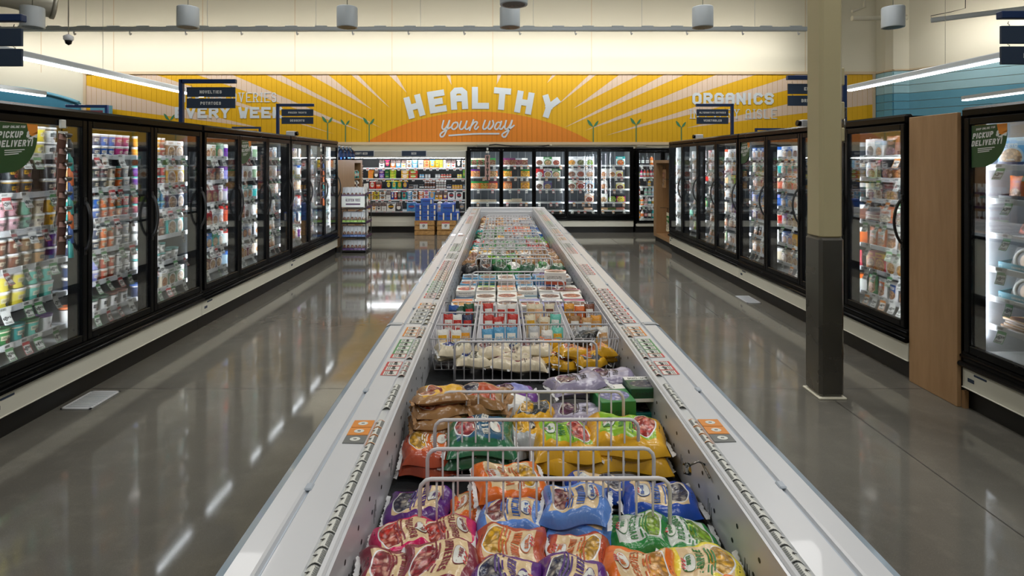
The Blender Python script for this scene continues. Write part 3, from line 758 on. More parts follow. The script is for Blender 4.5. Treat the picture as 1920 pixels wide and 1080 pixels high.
# maple filler between the freezers
r = root('filler_panel', 'tall maple veneer filler panel between two freezers', 'panel', (XR - .005, 0, 0))
mb = MB(); mb.box(0, .03, 3.905, 4.37, .0, 2.055, 0, .003); mb.build('panel', 'maple', r)
mb = MB(); mb.box(.03, .06, 3.88, 3.905, 0, .12); mb.build('plinth', 'maple', r)

# pickup and delivery stickers on four doors
def sticker(d, W=.27):
    s = W / .27; r = MB(); z1 = 1.955; x0 = .05
    f = lambda a, b, dd: (x0 + a * s, -.0075 - dd, z1 + b * s)
    P = [(0, 0), (.27, 0), (.27, -.06)] + [(.27 - .2 * (1 - math.cos(t)), -.06 - .22 * math.sin(t)) for t in [PI / 2 * i / 12 for i in range(1, 13)]] + [(0, -.285)]
    r.prism(P, lambda a, b: f(a, b, 0), lambda a, b: f(a, b, .001), 0)
    Q = [(.195, 0), (.27, 0), (.27, -.05)] + [(.235 + .04 * math.cos(t), -.03 + .04 * math.sin(t)) for t in [-.3 - i * .25 for i in range(9)]]
    r.prism(Q, lambda a, b: f(a, b, .001), lambda a, b: f(a, b, .0016), 1)
    r.prism([(.2, -.085), (.27, -.055), (.265, -.08), (.24, -.075), (.235, -.09)], lambda a, b: f(a, b, .0017), lambda a, b: f(a, b, .002), 2)
    sl = lambda ox, oz: (lambda a, b, dd: f(ox + a + b * .2, oz + b + a * .06, .0022 + dd))
    r.text('SHOP ONLINE FOR', sl(.11, -.03), .014, .003, 2); r.text('PICKUP &', sl(.11, -.085), .038, .0085, 2); r.text('DELIVERY!', sl(.115, -.135), .038, .0085, 2)
    for k in range(3): r.prism([(.05, -.155 - k * .012), (.18 - k * .02, -.147 - k * .012), (.18 - k * .02, -.152 - k * .012), (.05, -.16 - k * .012)], lambda a, b: f(a, b, .0017), lambda a, b: f(a, b, .002), 2)
    r.build('sticker', ['greensign', 'signorange', 'letter'], d, fix=False)
sticker(CA.doors[0], .3); sticker(CB.doors[1], .26); sticker(CF.doors[0], .26); sticker(CG.doors[0], .27)

# ---------------------------------------------------------------- aisle signs on the freezer tops
def aisle_sign(x, y, sg, texts, label, z0=2.0715, zt=2.62, wp=.535, panel='navy', back=0.0, gap=.06, size=1.0):
    r = root('aisle_sign', label, 'sign', (x, y, z0), rz=back); h = zt - z0; t = .022
    mb = MB(); mb.box(-t, t, -t, t, 0, h, 0, .004); mb.build('post', 'navybar', r)
    mb = MB(); xa, xb = sorted((0, sg * (gap + wp + .01))); mb.box(xa, xb, -t, t, h - .045, h, 0, .004); mb.build('arm', 'navybar', r)
    for k, tx in enumerate(texts):
        zz = h - .07 - .125 * (k + 1); a, b = sorted((sg * gap, sg * (gap + wp)))
        mb = MB(); mb.box(a, b, -.008, .008, zz, zz + .108, 0, .002)
        hh = .034 if len(tx) < 13 else .027
        mb.text(tx, lambda p, q, d: ((a + b) / 2 + p, -.009 - d, zz + .054 - hh / 2 + q), hh, .0075 if hh > .03 else .006, 1, th=.001, sp=1.3, asp=.66)
        mb.build('sign_panel', [panel, 'letter'], r)
        for xx in (a + .05, b - .05):
            mb = MB(); mb.tube([(xx, 0, zz + .105), (xx + .006, 0, zz + .115), (xx - .006, 0, zz + .122), (xx, 0, zz + .135)], .0025, 5); mb.build('hook', 'steel', r)
aisle_sign(-3.57, 3.46, 1, ['', ''], 'dark navy hanging aisle sign without visible words, cut by the picture edge')
aisle_sign(-3.57, 6.2, 1, ['NOVELTIES', 'POTATOES'], 'navy hanging aisle sign reading novelties and potatoes on the freezer top')
aisle_sign(-3.57, 8.84, 1, ['FROZEN TREATS', 'DESSERTS'], 'navy hanging aisle sign reading frozen treats and desserts', wp=.5)
aisle_sign(3.6, 3.39, -1, ['', 'APPETIZERS'], 'navy hanging aisle sign reading appetizers, cut by the picture edge')
aisle_sign(3.6, 5.93, -1, ['ENTREES', 'BREAKFAST'], 'navy hanging aisle sign half hidden behind the column')
aisle_sign(3.6, 8.84, -1, ['ALTERNATIVE ENTRÉES', 'VEGETABLES'], 'navy hanging aisle sign reading alternative entrees and vegetables', wp=.5)
M['maroonsign'] = plain('maroon_sign_paint', '#6a3a44', 0.5)
aisle_sign(-6.42, 9.05, -1, [''], 'blue-armed aisle sign with a maroon panel in front of the arched sign', z0=0, panel='maroonsign', back=.12)
aisle_sign(-5.45, 12.5, -1, [''], 'small blue-armed aisle sign with a maroon panel below the words every week', z0=0, zt=2.48, panel='maroonsign', back=.05)
aisle_sign(5.4, 12.0, 1, [''], 'small blue-armed aisle sign beyond the meal freezers below the word aisle', z0=0, zt=2.42)
# cooling units or cameras on the freezer tops
for x, y, rz, lb in ((-3.32, 8.75, 0, 'small white box camera on top of the dessert freezers'), (3.42, 9.85, PI, 'small white box camera on top of the empty-ended freezer'), (3.42, 6.35, PI, 'small white box camera on a freezer top against the column')):
    r = root('box_camera', lb, 'camera', (x, y, 2.0715), rz)
    mb = MB(); mb.box(-.07, .06, -.05, .05, .03, .11, 0, .008); mb.build('housing', 'white', r)
    mb = MB(); mb.tube([(.06, 0, .07), (.1, 0, .075)], [.03, .034], 12); mb.build('lens', 'black', r)
    mb = MB(); mb.tube([(-.03, 0, 0), (-.03, 0, .03)], .015, 8); mb.tube([(-.07, 0, .06), (-.2, 0, .02), (-.5, .02, .01)], .006, 6); mb.build('bracket', 'blackmat', r)

# ---------------------------------------------------------------- open chest freezer, three units end to end
A0 = 0.0067
def CH(x, y, z=0): return (.12 + x * math.cos(A0) - y * math.sin(A0), x * math.sin(A0) + y * math.cos(A0), z)
ZR, ZD = .86, .665
M['rimlens'] = plain('rim_glass_grey', '#9fb0be', 0.12, coat=0.5)
prof = [(.482, .835), (.482, .860), (.487, .865), (.497, .864), (.500, .852), (.528, .847), (.533, .856), (.615, .858), (.620, .852), (.624, .852), (.628, .860), (.636, .861), (.690, .861), (.712, .853), (.722, .835), (.722, .80)]
pmat = [0, 0, 0, 0, 0, 0, 0, 1, 1, 0, 0, 0, 2, 2, 2]
def ticket(kind, border):
    key = (kind, border)
    if key in _tk: return _tk[key]
    mb = MB(); L = .047
    if kind == 's':      # curved ticket in the rail (x across, y along)
        n = 6; P = []
        for i in range(n + 1):
            t = i / n; P.append((-.018 + .036 * t, .012 * math.sin(PI * t)))
        for i in range(n):
            (a, za), (b, zb_) = P[i], P[i + 1]
            mb.add([(a, -L / 2, za), (b, -L / 2, zb_), (b, L / 2, zb_), (a, L / 2, za)], [(0, 1, 2, 3)], 4 if i == n - 1 and border == 4 else 0, True)
        for i in range(7):
            y = -.018 + i * .0055; mb.add([(-.015, y, .0068), (-.004, y, .0128), (-.004, y + .003, .0128), (-.015, y + .003, .0068)], [(0, 1, 2, 3)], 5)
        mb.text('4', lambda a, b, d: (.0015 + b, -a, .0128 - b * .2 + d), .011, .0026, 1)
        e = .0022
        for y in (-L / 2, L / 2 - e): 
            for i in range(n): (a, za), (b, zb_) = P[i], P[i + 1]; mb.add([(a, y, za + .0004), (b, y, zb_ + .0004), (b, y + e, zb_ + .0004), (a, y + e, za + .0004)], [(0, 1, 2, 3)], border if border else 5)
    else:                # flat card lying beside it on the rim
        W = .066; e = .003
        mb.box(-W / 2, W / 2, -L / 2, L / 2, 0, .002, border if kind == 'f' else 0)
        if kind == 'd':
            for x0, x1, y0, y1 in ((-W / 2, W / 2, -L / 2, -L / 2 + e), (-W / 2, W / 2, L / 2 - e, L / 2), (-W / 2, -W / 2 + e, -L / 2, L / 2), (W / 2 - e * 3, W / 2, -L / 2, L / 2)): mb.box(x0, x1, y0, y1, .002, .0026, border)
            mb.text('4', lambda a, b, d: (-.018 + b, -a + .006, .0028 + d), .022, .005, 1); mb.text('99', lambda a, b, d: (-.012 + b, -a - .012, .0028 + d), .013, .003, 1)
            for k in range(2): mb.box(.008 + k * .007, .011 + k * .007, -.017, .017, .002, .0026, 5)
        else:
            P = [(.016 * math.cos(t), .012 * math.sin(t)) for t in [2 * PI * i / 16 for i in range(16)]]
            mb.prism(P, lambda a, b: (a, b, .002), lambda a, b: (a, b, .0028), 0); mb.text('O', lambda a, b, d: (b - .005, -a, .003 + d), .01, .002, 1)
    o = mb.build('ticket', PM, fix=False); me = o.data; bpy.data.objects.remove(o); _tk[key] = me; return me
def chest_unit(y0, y1, label, ends, pitch):
    r = root('chest_freezer', label, 'freezer', CH(0, y0), rz=A0); L = y1 - y0
    T = Matrix.Identity(4)
    for sg in (-1, 1):
        mb = MB(); n = len(prof)
        ys = [0.004, L - .004]
        vs = [(sg * x, y, z) for y in ys for x, z in prof]
        for i in range(n - 1): mb.add([vs[i], vs[i + 1], vs[n + i + 1], vs[n + i]], [(0, 1, 2, 3)], pmat[i])
        mb.add([(sg * .722, y, z) for y, z in ((0.004, .80), (L - .004, .80))] + [(sg * .70, y, z) for y, z in ((L - .004, .78), (0.004, .78))], [(0, 1, 2, 3)], 3)
        mb.add(vs[:n] + [(sg * .482, .004, .80)], [tuple(range(n + 1))], 0); mb.add(vs[n:] + [(sg * .482, L - .004, .80)], [tuple(range(n + 1))], 0)
        mb.box(*sorted((sg * .7215, sg * .727)), .004, L - .004, .80, .832, 3)
        rim = mb.build('rim', ['white', 'rimgrey', 'rimlens', 'black'], r, fix=False)
        for y in [k * .62 + .3 for k in range(int(L / .62))]:      # clips along the seam
            mb = MB(); mb.box(*sorted((sg * .612, sg * .632)), y, y + .03, .855, .863, 0, .003); mb.build('seam_clip', 'rimgrey', rim)
        mb = MB(); mb.box(*sorted((sg * .69, sg * .715)), .004, L - .004, .14, .80, 0); mb.box(*sorted((sg * .64, sg * .66)), .004, L - .004, 0, .14, 1); mb.build('outer_wall', ['base', 'kick'], r)
        mb = MB(); mb.box(*sorted((sg * .474, sg * .482)), .004, L - .004, .60, .858, 0)
        rr = random.Random(5)
        for j in range(int(L / .12)):
            y = .06 + j * .12
            for z in (.80, .745): mb.tube([(sg * .4738, y + (.03 if z < .77 else 0), z), (sg * .4730, y + (.03 if z < .77 else 0), z)], .006, 8, 1)
            if j % 2 == 0:
                for q in range(3): mb.box(*sorted((sg * .4732, sg * .4739)), y + .05 + q * .012, y + .054 + q * .012, .70 + q * .01, .74 + q * .006, 2)
        mb.build('inner_wall', ['white', 'blackmat', 'taggrey'], r, fix=False)
        rail = MB(); rail.box(*sorted((sg * .498, sg * .53)), .01, L - .01, .842, .8505, 0); rail = rail.build('ticket_rail', 'rail', r)
        y = .03; rr = random.Random(int(y0 * 100) + sg + 3); run = 0; style = None
        while y < L - .06:
            yw = y0 + y
            if run == 0:
                if y0 < 0:    # near unit follows the photo
                    style = ('s', 0) if yw < 1.72 else ('f', 4) if yw < 1.86 else ('s', 0) if yw < 2.14 else ('d', 2) if yw < 2.48 else ('d', 3) if yw < 2.68 else ('d', 4)
                    if 1.86 <= yw < 1.95 or 2.14 <= yw < 2.22 or 2.37 <= yw < 2.42 or 2.68 <= yw < 2.72: y += .045; continue
                    run = 1
                else:
                    style = rr.choice((('d', 2), ('d', 3), ('d', 2), ('d', 4), ('d', 0 or 5), ('s', 0))); run = rr.randint(2, 6)
                    if rr.random() < .25: y += .1
            run -= 1
            if yw > .75:
                inst('price_ticket', ticket('s', 0 if style[1] == 0 else style[1]), rail, (sg * .514, y, .849), rz=0 if sg > 0 else PI)
                if style[0] == 'd': inst('price_ticket', ticket('d', style[1]), rail, (sg * .567, y, .8575), rz=0 if sg > 0 else PI)
                elif style[0] == 'f': inst('price_ticket', ticket('f', 5 if yw < 1.765 else 4), rail, (sg * .567, y, .8575), rz=0 if sg > 0 else PI)
            y += pitch
    mb = MB(); mb.box(-.474, .474, .004, L - .004, ZD - .03, ZD, 0)
    M.setdefault('deck', plain('black_ribbed_deck', '#1a1d20', 0.6, bs=.4, bscale=90))
    mb.build('deck', 'deck', r)
    if 1 not in ends:
        for sg in (-1, 1):
            mb = MB(); P = [(sg * .634, .861)] + [(sg * a, b) for a, b in prof[12:]]
            for (xa, za), (xb, zb_) in zip(P, P[1:]):
                mb.add([(xa, L - .04, za + .004), (xb, L - .04, zb_ + .004), (xb, L, zb_ + .004), (xa, L, za + .004)], [(0, 1, 2, 3)], 0)
            mb.build('joint_cover', 'rimgrey', r, fix=False)
    for e in ends:
        mb = MB(); y = L if e else 0; s = 1 if e else -1
        ya, yb = sorted((y - s * .012, y + s * .1)); 
        mb.box(-.5, .5, *sorted((y - s * .03, y - s * .004)), .60, .858, 0, .004); mb.box(-.5, .5, *sorted((y - s * .05, y - s * .03)), .60, .80, 0, .006)
        mb.box(-.715, .715, *sorted((y - s * .004, y + s * .06)), .80, .868, 0, .02); mb.box(-.70, .70, *sorted((y - s * .004, y + s * .045)), .14, .80, 1)
        mb.build('end_panel', ['white', 'base'], r)
    return r
M['endgrey'] = M['white']
chest_unit(-.70, 2.955, 'open white chest freezer unit of frozen fruit bags, the one reaching to the picture bottom', (0,), .051)
chest_unit(2.955, 6.62, 'open white chest freezer unit in the middle of the island, with boxes and wire baskets', (), .074)
chest_unit(6.62, 10.27, 'open white chest freezer unit at the pizza freezer end of the island', (1,), .08)
# wire dividers standing across the chest
def divider(y, label, w=.67, h=.195, lean=0.0):
    r = root('wire_divider', label, 'divider', CH(0, y, ZD + .004), rz=A0)
    mb = MB(); c = .03
    P = [(-w / 2, 0, 0), (-w / 2, 0, h - c)] + [(-w / 2 + c - c * math.cos(t), 0, h - c + c * math.sin(t)) for t in (.5, 1.1)] + [(-w / 2 + c, 0, h)]
    P += [(-x, 0, z) for x, _, z in reversed(P)]
    mb.tube(P, .0058, 8); mb.tube([(-w / 2, 0, .012), (w / 2, 0, .012)], .004, 6); mb.build('frame', 'wire', r)
    mb = MB(); n = int(w / .043)
    for i in range(1, n): x = -w / 2 + w * i / n; mb.tube([(x, 0.003, .0), (x, .003, h)], .0033, 6)
    mb.build('wire_lattice', 'wire', r)
DIV = [1.50, 1.657, 1.843, 2.066, 2.64, 3.99, 4.30, 4.89, 5.08, 5.375, 5.52, 5.79, 6.1, 6.45, 6.7, 6.95, 7.35, 7.75, 8.1, 8.45, 8.8]
for i, y in enumerate(DIV): divider(y, 'white wire divider across the chest freezer, %s from the camera end' % (ORD[i] if i < 20 else 'last'))

# ---------------------------------------------------------------- goods
_gm = {}
def mesh_of(key, make):
    if key not in _gm:
        o = make(); _gm[key] = o.data; bpy.data.objects.remove(o)
    return _gm[key]
def tub_me(r, h):
    def mk(): mb = MB(); mb.lathe([(r * .82, 0), (r * .84, .003), (r * .985, h - .012), (r * .985, h - .01)], 20); return mb.build('tub', 'tub')
    return mesh_of(('tub', r, h), mk)
def lid_me(r, h):
    def mk(): mb = MB(); mb.lathe([(r * .99, h - .016), (r * 1.03, h - .015), (r * 1.03, h - .002), (r * .97, h), (r * .95, h - .002), (0, h - .002)], 20); return mb.build('lid', 'lidcol')
    return mesh_of(('lid', r, h), mk)
def letters_me(t, r, h, z, y):
    def mk():
        mb = MB(); ch = h
        def f(a, b, d): th = a / (r * 1.0); return (math.sin(th) * (r * (.86 + .12 * z / .1) + .0012 + d), -math.cos(th) * (r * (.86 + .12 * z / .1) + .0012 + d), z + b)
        mb.text(t, f, h, h * .2, 0, sp=1.18, asp=.5); return mb.build('lettering', 'ink', fix=False)
    return mesh_of(('let', t, r, h), mk)
def box_me(w, d, h, mat):
    def mk(): mb = MB(); mb.box(-w / 2, w / 2, 0, d, 0, h, 0, .002); return mb.build('box', mat)
    return mesh_of(('box', w, d, h, mat), mk)
def pouch_me(w, d, h, seed=0):
    def mk():
        mb = MB(); nu, nv = 10, 10; rr = random.Random(seed)
        ph = [rr.uniform(0, 6) for _ in range(6)]
        def P(i, j, sg):
            u, v = i / nu, j / nv
            b = max(0.0, (1 - abs(2 * u - 1) ** 2.6)) ** .6 * (max(0.0, 1 - v) ** .45 * .9 + .08)
            wob = .06 * math.sin(5 * u + 7 * v + ph[0]) + .05 * math.sin(11 * v - 6 * u + ph[1])
            lean = .03 * math.sin(ph[2]) * v
            ww = w * (1 - .06 * math.sin(PI * v))
            return ((u - .5) * ww + lean * w, d / 2 - sg * d / 2 * b * (1 + wob), h * v + (.012 * h * math.sin(9 * u + ph[3]) if j == nv else 0))
        for sg in (1, -1):
            vs = [P(i, j, sg) for j in range(nv + 1) for i in range(nu + 1)]
            mb.add(vs, [(j * (nu + 1) + i, j * (nu + 1) + i + 1, (j + 1) * (nu + 1) + i + 1, (j + 1) * (nu + 1) + i) for j in range(nv) for i in range(nu)], 0, True)
        bt = [P(i, 0, 1) for i in range(nu + 1)] + [P(i, 0, -1) for i in range(nu, -1, -1)]
        mb.poly(bt, 0); return mb.build('pouch', 'pouch')
    return mesh_of(('pouch', w, d, h, seed), mk)
def can_me(r, h):
    def mk(): mb = MB(); mb.lathe([(r * .8, 0), (r, .008), (r, h - .012), (r * .85, h), (r * .8, h - .003), (0, h - .003)], 12, mats=[1, 0, 1, 1, 1]); return mb.build('can', ['can', 'steel'])
    return mesh_of(('can', r, h), mk)
def bottle_me(r, h, neck=.35):
    def mk(): mb = MB(); mb.lathe([(r * .9, 0), (r, .006), (r, h * (1 - neck)), (r * .42, h * (1 - neck * .45)), (r * .36, h - .012)], 14); return mb.build('bottle', 'can')
    return mesh_of(('bot', r, h, neck), mk)
def cap_me(r, h):
    def mk(): mb = MB(); mb.lathe([(r * .44, h - .016), (r * .44, h), (0, h)], 12); return mb.build('cap', 'lidcol')
    return mesh_of(('cap', r, h), mk)
def carrier(loc, rz, w, h, c1, c2, label, group):
    """bottle carrier: carton with six bottle necks standing out of it"""
    def mk():
        mb = MB(); mb.box(-w / 2, w / 2, 0, .12, 0, h * .58, 0, .002); mb.box(-w / 2, w / 2, .058, .062, h * .58, h * .8, 0); return mb.build('carton', 'pack')
    def mk2():
        mb = MB(); mb.lathe([(.026, 0), (.027, h * .62), (.012, h * .8), (.011, h * .98)], 10, mats=[0, 0, 0]); mb.lathe([(.013, h * .95), (.013, h), (0, h)], 10); return mb.build('bottle', 'bodycol')
    r = inst('beer_bottle_carrier', mesh_of(('carr', w, h), mk), None, loc, rz); cols(r, c1, c2, 'white'); tag(r, label, 'beer', group)
    for x in (-w / 3, 0, w / 3):
        for y in (.03, .09): cols(inst('bottle', mesh_of(('carb', h), mk2), r, (x, y, .004)), 'chocolate')
    return r

NOUN = {'pint': 'ice-cream tub', 'tub': 'ice-cream pail', 'box': 'carton', 'tray': 'pizza pack', 'pouch': 'frozen bag', 'can': 'beer can', 'bottle': 'bottle', 'pack': 'beer carton', 'carr': 'beer bottle carrier', 'low': 'flat carton', 'jug': 'juice jug'}
OBJN = {'pint': 'ice_cream_tub', 'tub': 'ice_cream_pail', 'box': 'frozen_carton', 'tray': 'pizza_pack', 'pouch': 'frozen_bag', 'can': 'beer_can', 'bottle': 'drink_bottle', 'pack': 'beer_carton', 'low': 'flat_carton', 'jug': 'juice_jug'}
def good(kind, loc, rz, size, c, label, group, rr, text=None, parts=True):
    """one article standing at loc, its front towards local -y"""
    c = (c.split('/') + [None, None])[:3]; where_ = label
    w, d, h = size; c1, c2, c3 = c
    if kind in ('pint', 'tub'):
        r = w / 2; a = math.radians(rr.uniform(-14, 14))
        lx, ly = -math.sin(rz) * r, math.cos(rz) * r
        o = inst(OBJN[kind], tub_me(r, h), None, (loc[0] + lx, loc[1] + ly, loc[2]), rz + a)
        cols(o, c1, c3 or ('cream' if c1 not in ('cream', 'white', 'tan') else 'charcoal'), {'navy': 'sky', 'blue': 'white', 'charcoal': 'red', 'yellow': 'charcoal'}.get(c1, 'brown'))
        cols(inst('lid', lid_me(r, h), o), c1, c2 or 'white')
        if text: inst('lettering', letters_me(text, r, h * .17, h * .5, 0), o)
    elif kind == 'can': o = inst('beer_can', can_me(w / 2, h), None, loc, rz + rr.uniform(-1, 1)); cols(o, c1, c2 or 'silver', c3 or 'white')
    elif kind in ('bottle', 'jug'):
        o = inst(OBJN[kind], bottle_me(w / 2, h, .35 if kind == 'bottle' else .22), None, (loc[0] - math.sin(rz) * w / 2, loc[1] + math.cos(rz) * w / 2, loc[2]), rz); cols(o, c1, c2 or 'white', c3 or 'charcoal')
        cols(inst('cap', cap_me(w / 2, h), o), c1, c3 or 'white')
    elif kind == 'carr': o = carrier(loc, rz, w, h, c1, c2 or 'white', label, group)
    elif kind == 'pouch': o = inst('frozen_bag', pouch_me(w, d, h, rr.randint(0, 2)), None, loc, rz + rr.uniform(-.12, .12)); cols(o, c1, c2 or 'cream', c3 or 'apricot')
    else:
        nm = OBJN[kind] if kind != 'box' else 'dessert_carton' if 'dessert' in where_ else 'pizza_carton' if 'pizza' in where_ else 'ice_cream_carton' if 'tub' in where_ else 'meal_carton'
        o = inst(nm, box_me(w, d, h, {'tray': 'trayart', 'pack': 'pack', 'low': 'flat'}.get(kind, 'box')), None, loc, rz + rr.uniform(-.03, .03)); cols(o, c1, c2 or 'white', c3 or ('apricot' if c1 in ('white', 'cream', 'silver') else 'tan'))
    return tag(o, label, {'pint': 'ice cream', 'tub': 'ice cream', 'can': 'beer', 'pack': 'beer', 'carr': 'beer', 'bottle': 'drink', 'jug': 'drink', 'tray': 'pizza'}.get(kind, 'frozen food'), group)

SZ = {'pint': (.082, .082, .093), 'tub': (.108, .108, .112), 'box': (.125, .1, .165), 'sbox': (.1, .08, .15), 'wbox': (.17, .07, .17), 'pouch': (.125, .06, .17), 'wpouch': (.17, .07, .17), 'tray': (.21, .05, .20), 'stray': (.145, .05, .185), 'low': (.2, .14, .035)}
def fill(c, bay, k, specs, where, group, x0=.05, yoff=None, gap=.005, text=None, more=False):
    """goods along shelf k of a bay: specs = (kind, levels, 'colour/lid/picture ...'), a dot leaves a gap"""
    yoff = yoff or c.shy + .014; x = x0; n = 0; rr = random.Random(bay * 97 + k * 13 + len(where))
    if more and specs:       # the row goes on with the same articles to the end of the shelf
        sp = specs[-1]; tk = [q for q in sp[2].split() if q != '.']
        specs = list(specs) + [(sp[0], sp[1], ' '.join((tk[-3:] * 8)[:14]), *sp[3:])]
    for sp in specs:
        kd, lv, s = sp[:3]; w, d, h = sp[3] if len(sp) > 3 else SZ[kd]
        base = {'sbox': 'box', 'wbox': 'box', 'wpouch': 'pouch', 'stray': 'tray'}.get(kd, kd)
        for tkn in s.split():
            if tkn == '.': x += w + gap; continue
            lim = c.pitch - .036
            if x + w > lim:
                if base == 'box' and lim - x > .055: w = round(lim - x - .002, 2) - .005
                else: break
            n += 1
            if base != 'tray' and base != 'low' : hh = h * rr.uniform(.97, 1.0) if base in ('pouch',) else h
            else: hh = h
            for l in range(lv):
                lb = '%s %s%s, %s along %s shelf, %s' % (cname(tkn.split('/')[0]), NOUN[base], ['', ' lower', ' upper'][0 if lv == 1 else 1 + (l > 0)] if lv < 3 else ' %s up' % ORD[l], ORD[n - 1], ORD[k], where)
                good(base, at(c, bay, x + w / 2, yoff + rr.uniform(0, .012), c.shelves[k] + .001 + l * (hh + .001)), c.rz, (w, d, hh), tkn, lb, group, rr, text)
            x += w + gap

# tub freezer
G = 'tubs in the tub freezer'; Wh = '%s door of tub freezer'
P1 = (.096, .096, .104)
for k, (sp, tx) in enumerate([([('pint', 2, '. . . . yellow yellow white', P1)], 'ICE'), ([('pint', 2, '. . . charcoal/white/gold charcoal/white/gold . charcoal/white', P1)], 'ICE'),
        ([('pint', 2, '. . pink/white/pink pink/white/pink mint/white/mint cream/white/cream gold/white/gold', P1)], 'BECKON'), ([('pint', 2, '. . brown brown kraft tan purple/white/purple', P1)], None),
        ([('tub', 2, '. . yellow yellow aqua aqua')], None), ([('tub', 1, '. . green/green teal/teal aqua/green white/purple/white')], None)]):
    fill(CA, 0, k, sp, Wh % 'first', G, x0=.03, text=tx, more=k > 3)
rr_ = random.Random(3)
for k, sp in enumerate([[('pint', 2, 'charcoal charcoal charcoal navy blue blue magenta magenta')], [('pint', 2, 'tan tan tan charcoal charcoal cream orange/teal grey')],
        [('pint', 2, 'teal teal sky blue orange orange apricot/teal red/teal')], [('pint', 2, 'navy navy navy navy orange orange white/white/charcoal grey')],
        [('pint', 2, 'navy navy lavender lavender rust rust white/white/charcoal white/white/charcoal')], [('tub', 1, 'white/orange white/orange white/forest white/forest white/brown white/brown')]]):
    fill(CA, 1, k, sp, Wh % 'second', G, x0=.04, more=True)
for k, sp in enumerate([[('pint', 2, 'amber amber amber amber salmon'), ('box', 1, 'kraft kraft')], [('pint', 2, 'purple/teal purple/teal plum/teal red/teal red/teal'), ('box', 1, 'gold', (.14, .1, .19))],
        [('pint', 2, 'maroon/teal maroon/teal maroon/teal sky/teal sky/teal'), ('box', 1, 'navy', (.15, .1, .19))], [('pint', 2, 'white/charcoal white/charcoal white/charcoal white/brown brown/charcoal'), ('box', 1, 'teal', (.15, .1, .2))],
        [('pint', 2, 'white/teal white/teal white/teal white/teal white/teal'), ('tub', 1, 'white/teal/charcoal white/teal/charcoal')], [('tub', 1, 'navy/blue/white sky/sky/white sky/sky/white'), ('sbox', 1, 'cream', ), ('box', 1, 'sage')]]):
    fill(CA, 2, k, sp, Wh % 'third', G, x0=.04, more=True)
# dessert box freezer and pale dessert freezer
G = 'dessert packs in the dessert box freezer'; Wh = '%s door of dessert box freezer'
DB = [[[('sbox', 1, 'white/green cream white cream tan/white'), ('wbox', 1, 'green/forest green')], [('pouch', 1, 'blue blue paleblue/white/brown'), ('sbox', 1, 'charcoal/brown charcoal/brown brown')], [('sbox', 1, 'pink/white blue/navy blue/navy'), ('box', 1, 'crimson/maroon crimson/maroon maroon', (.125, .1, .2))],
       [('sbox', 1, 'teal/white aqua/white teal/white'), ('box', 1, 'red/crimson silver silver')], [('sbox', 1, 'maroon hotpink/pink plum'), ('box', 1, 'sky/blue teal/green teal')], [('box', 1, 'salmon/peach charcoal brown/chocolate brown navy')]],
      [[('box', 1, 'purple violet violet/white white/white/charcoal white/white/charcoal')], [('box', 1, 'lavender/purple lavender/purple lavender/navy white/white/brown white/white/brown')], [('box', 1, 'silver/violet silver/violet violet/silver white/teal white/teal')],
       [('box', 1, 'rust/red rust/red rust/red', (.14, .1, .19)), ('box', 1, 'white/white/brown white/white/brown')], [('box', 1, 'white/red teal/sky teal silver/steel silver/steel')], [('sbox', 1, 'paleblue/blue paleblue gold/brown gold/brown brown maroon')]],
      [[('box', 1, 'sage/white white/sage sage/lime white/charcoal paleblue')], [('box', 1, 'sage/white white white/sage peach/white white')], [('sbox', 1, 'teal/white white/aqua white/teal white aqua/white white')],
       [('pouch', 1, 'silver silver/white silver silver/white silver')], [('pouch', 1, 'silver/white white silver')], [('pouch', 1, 'cream/white kraft cream maroon kraft')]]]
for b in range(3):
    for k in range(6): fill(CB, b, k, DB[b][k], Wh % ORD[b], G, x0=.04, more=True)
G = 'dessert packs in the pale dessert freezer'; Wh = '%s door of pale dessert freezer'
PD = [[[('box', 1, 'tan/white white . white/violet')], [('sbox', 1, 'lavender/white maroon/white white silver white silver')], [('box', 1, 'silver orange/gold orange/gold sage/white')], [('box', 1, 'white/paleblue lavender/white maroon/lavender')], [('pouch', 1, 'white sky/white paleblue sky')], [('box', 1, 'brown brown . orange/gold')]],
      [[('pouch', 1, 'white/paleblue paleblue/white white/paleblue white')], [('box', 1, 'white/blue white/blue lavender/white white/navy')], [('box', 1, 'cream cream/white white cream')], [('box', 1, 'white/red white red/white white')], [('pouch', 1, 'silver/aqua silver white paleblue')], [('box', 1, 'purple/white violet')]],
      [[], [], [('sbox', 1, '. . . . . kraft')], [], [('low', 2, '. . aqua')], []]]
for b in range(3):
    for k in range(6): fill(CC, b, k, PD[b][k], Wh % ORD[b], G, x0=.04, more=b < 2)
# meal freezers (doors counted from the pizza freezer end)
SZ.update(tbox=(.1, .06, .155))
def R(s): return [('box', 1, s, (.12, .08, .145))]
def RB(s): return [('pouch', 1, s, (.13, .06, .15))]
G = 'meal packs in the empty-ended freezer'; Wh = '%s door of empty-ended freezer'
M1 = [[[], [], [], [], [], R('. . . . mint'), []],
      [R('white . . white'), R('white white silver white'), R('silver/white white silver paleblue red/white'), R('. silver white'), RB('sage orange green white green'), RB('forest forest sage blue'), RB('lime sage cream white')],
      [R('white/red white white/rust white grey'), R('white/pink silver white white'), R('white/peach white peach white'), R('white silver/maroon white green'), RB('forest cream white silver'), RB('brown brown brown rust'), RB('kraft sage cream tan')],
      [R('white grey/white pink/white white aqua/white'), R('white/green white/gold silver/gold white silver'), R('lime/green lime/yellow purple/gold violet/white pink/white'), RB('silver sky/white silver aqua cream'), R('white violet/purple purple/violet salmon/white peach'), RB('brown black chocolate brown silver'), R('brown/white white kraft paleblue')]]
for b in range(4):
    for k in range(7): fill(CE, b, k, M1[b][k], Wh % ORD[b], G, x0=.045, more=b > 1)
G = 'meal packs in the freezer behind the column'; Wh = '%s door of column freezer'
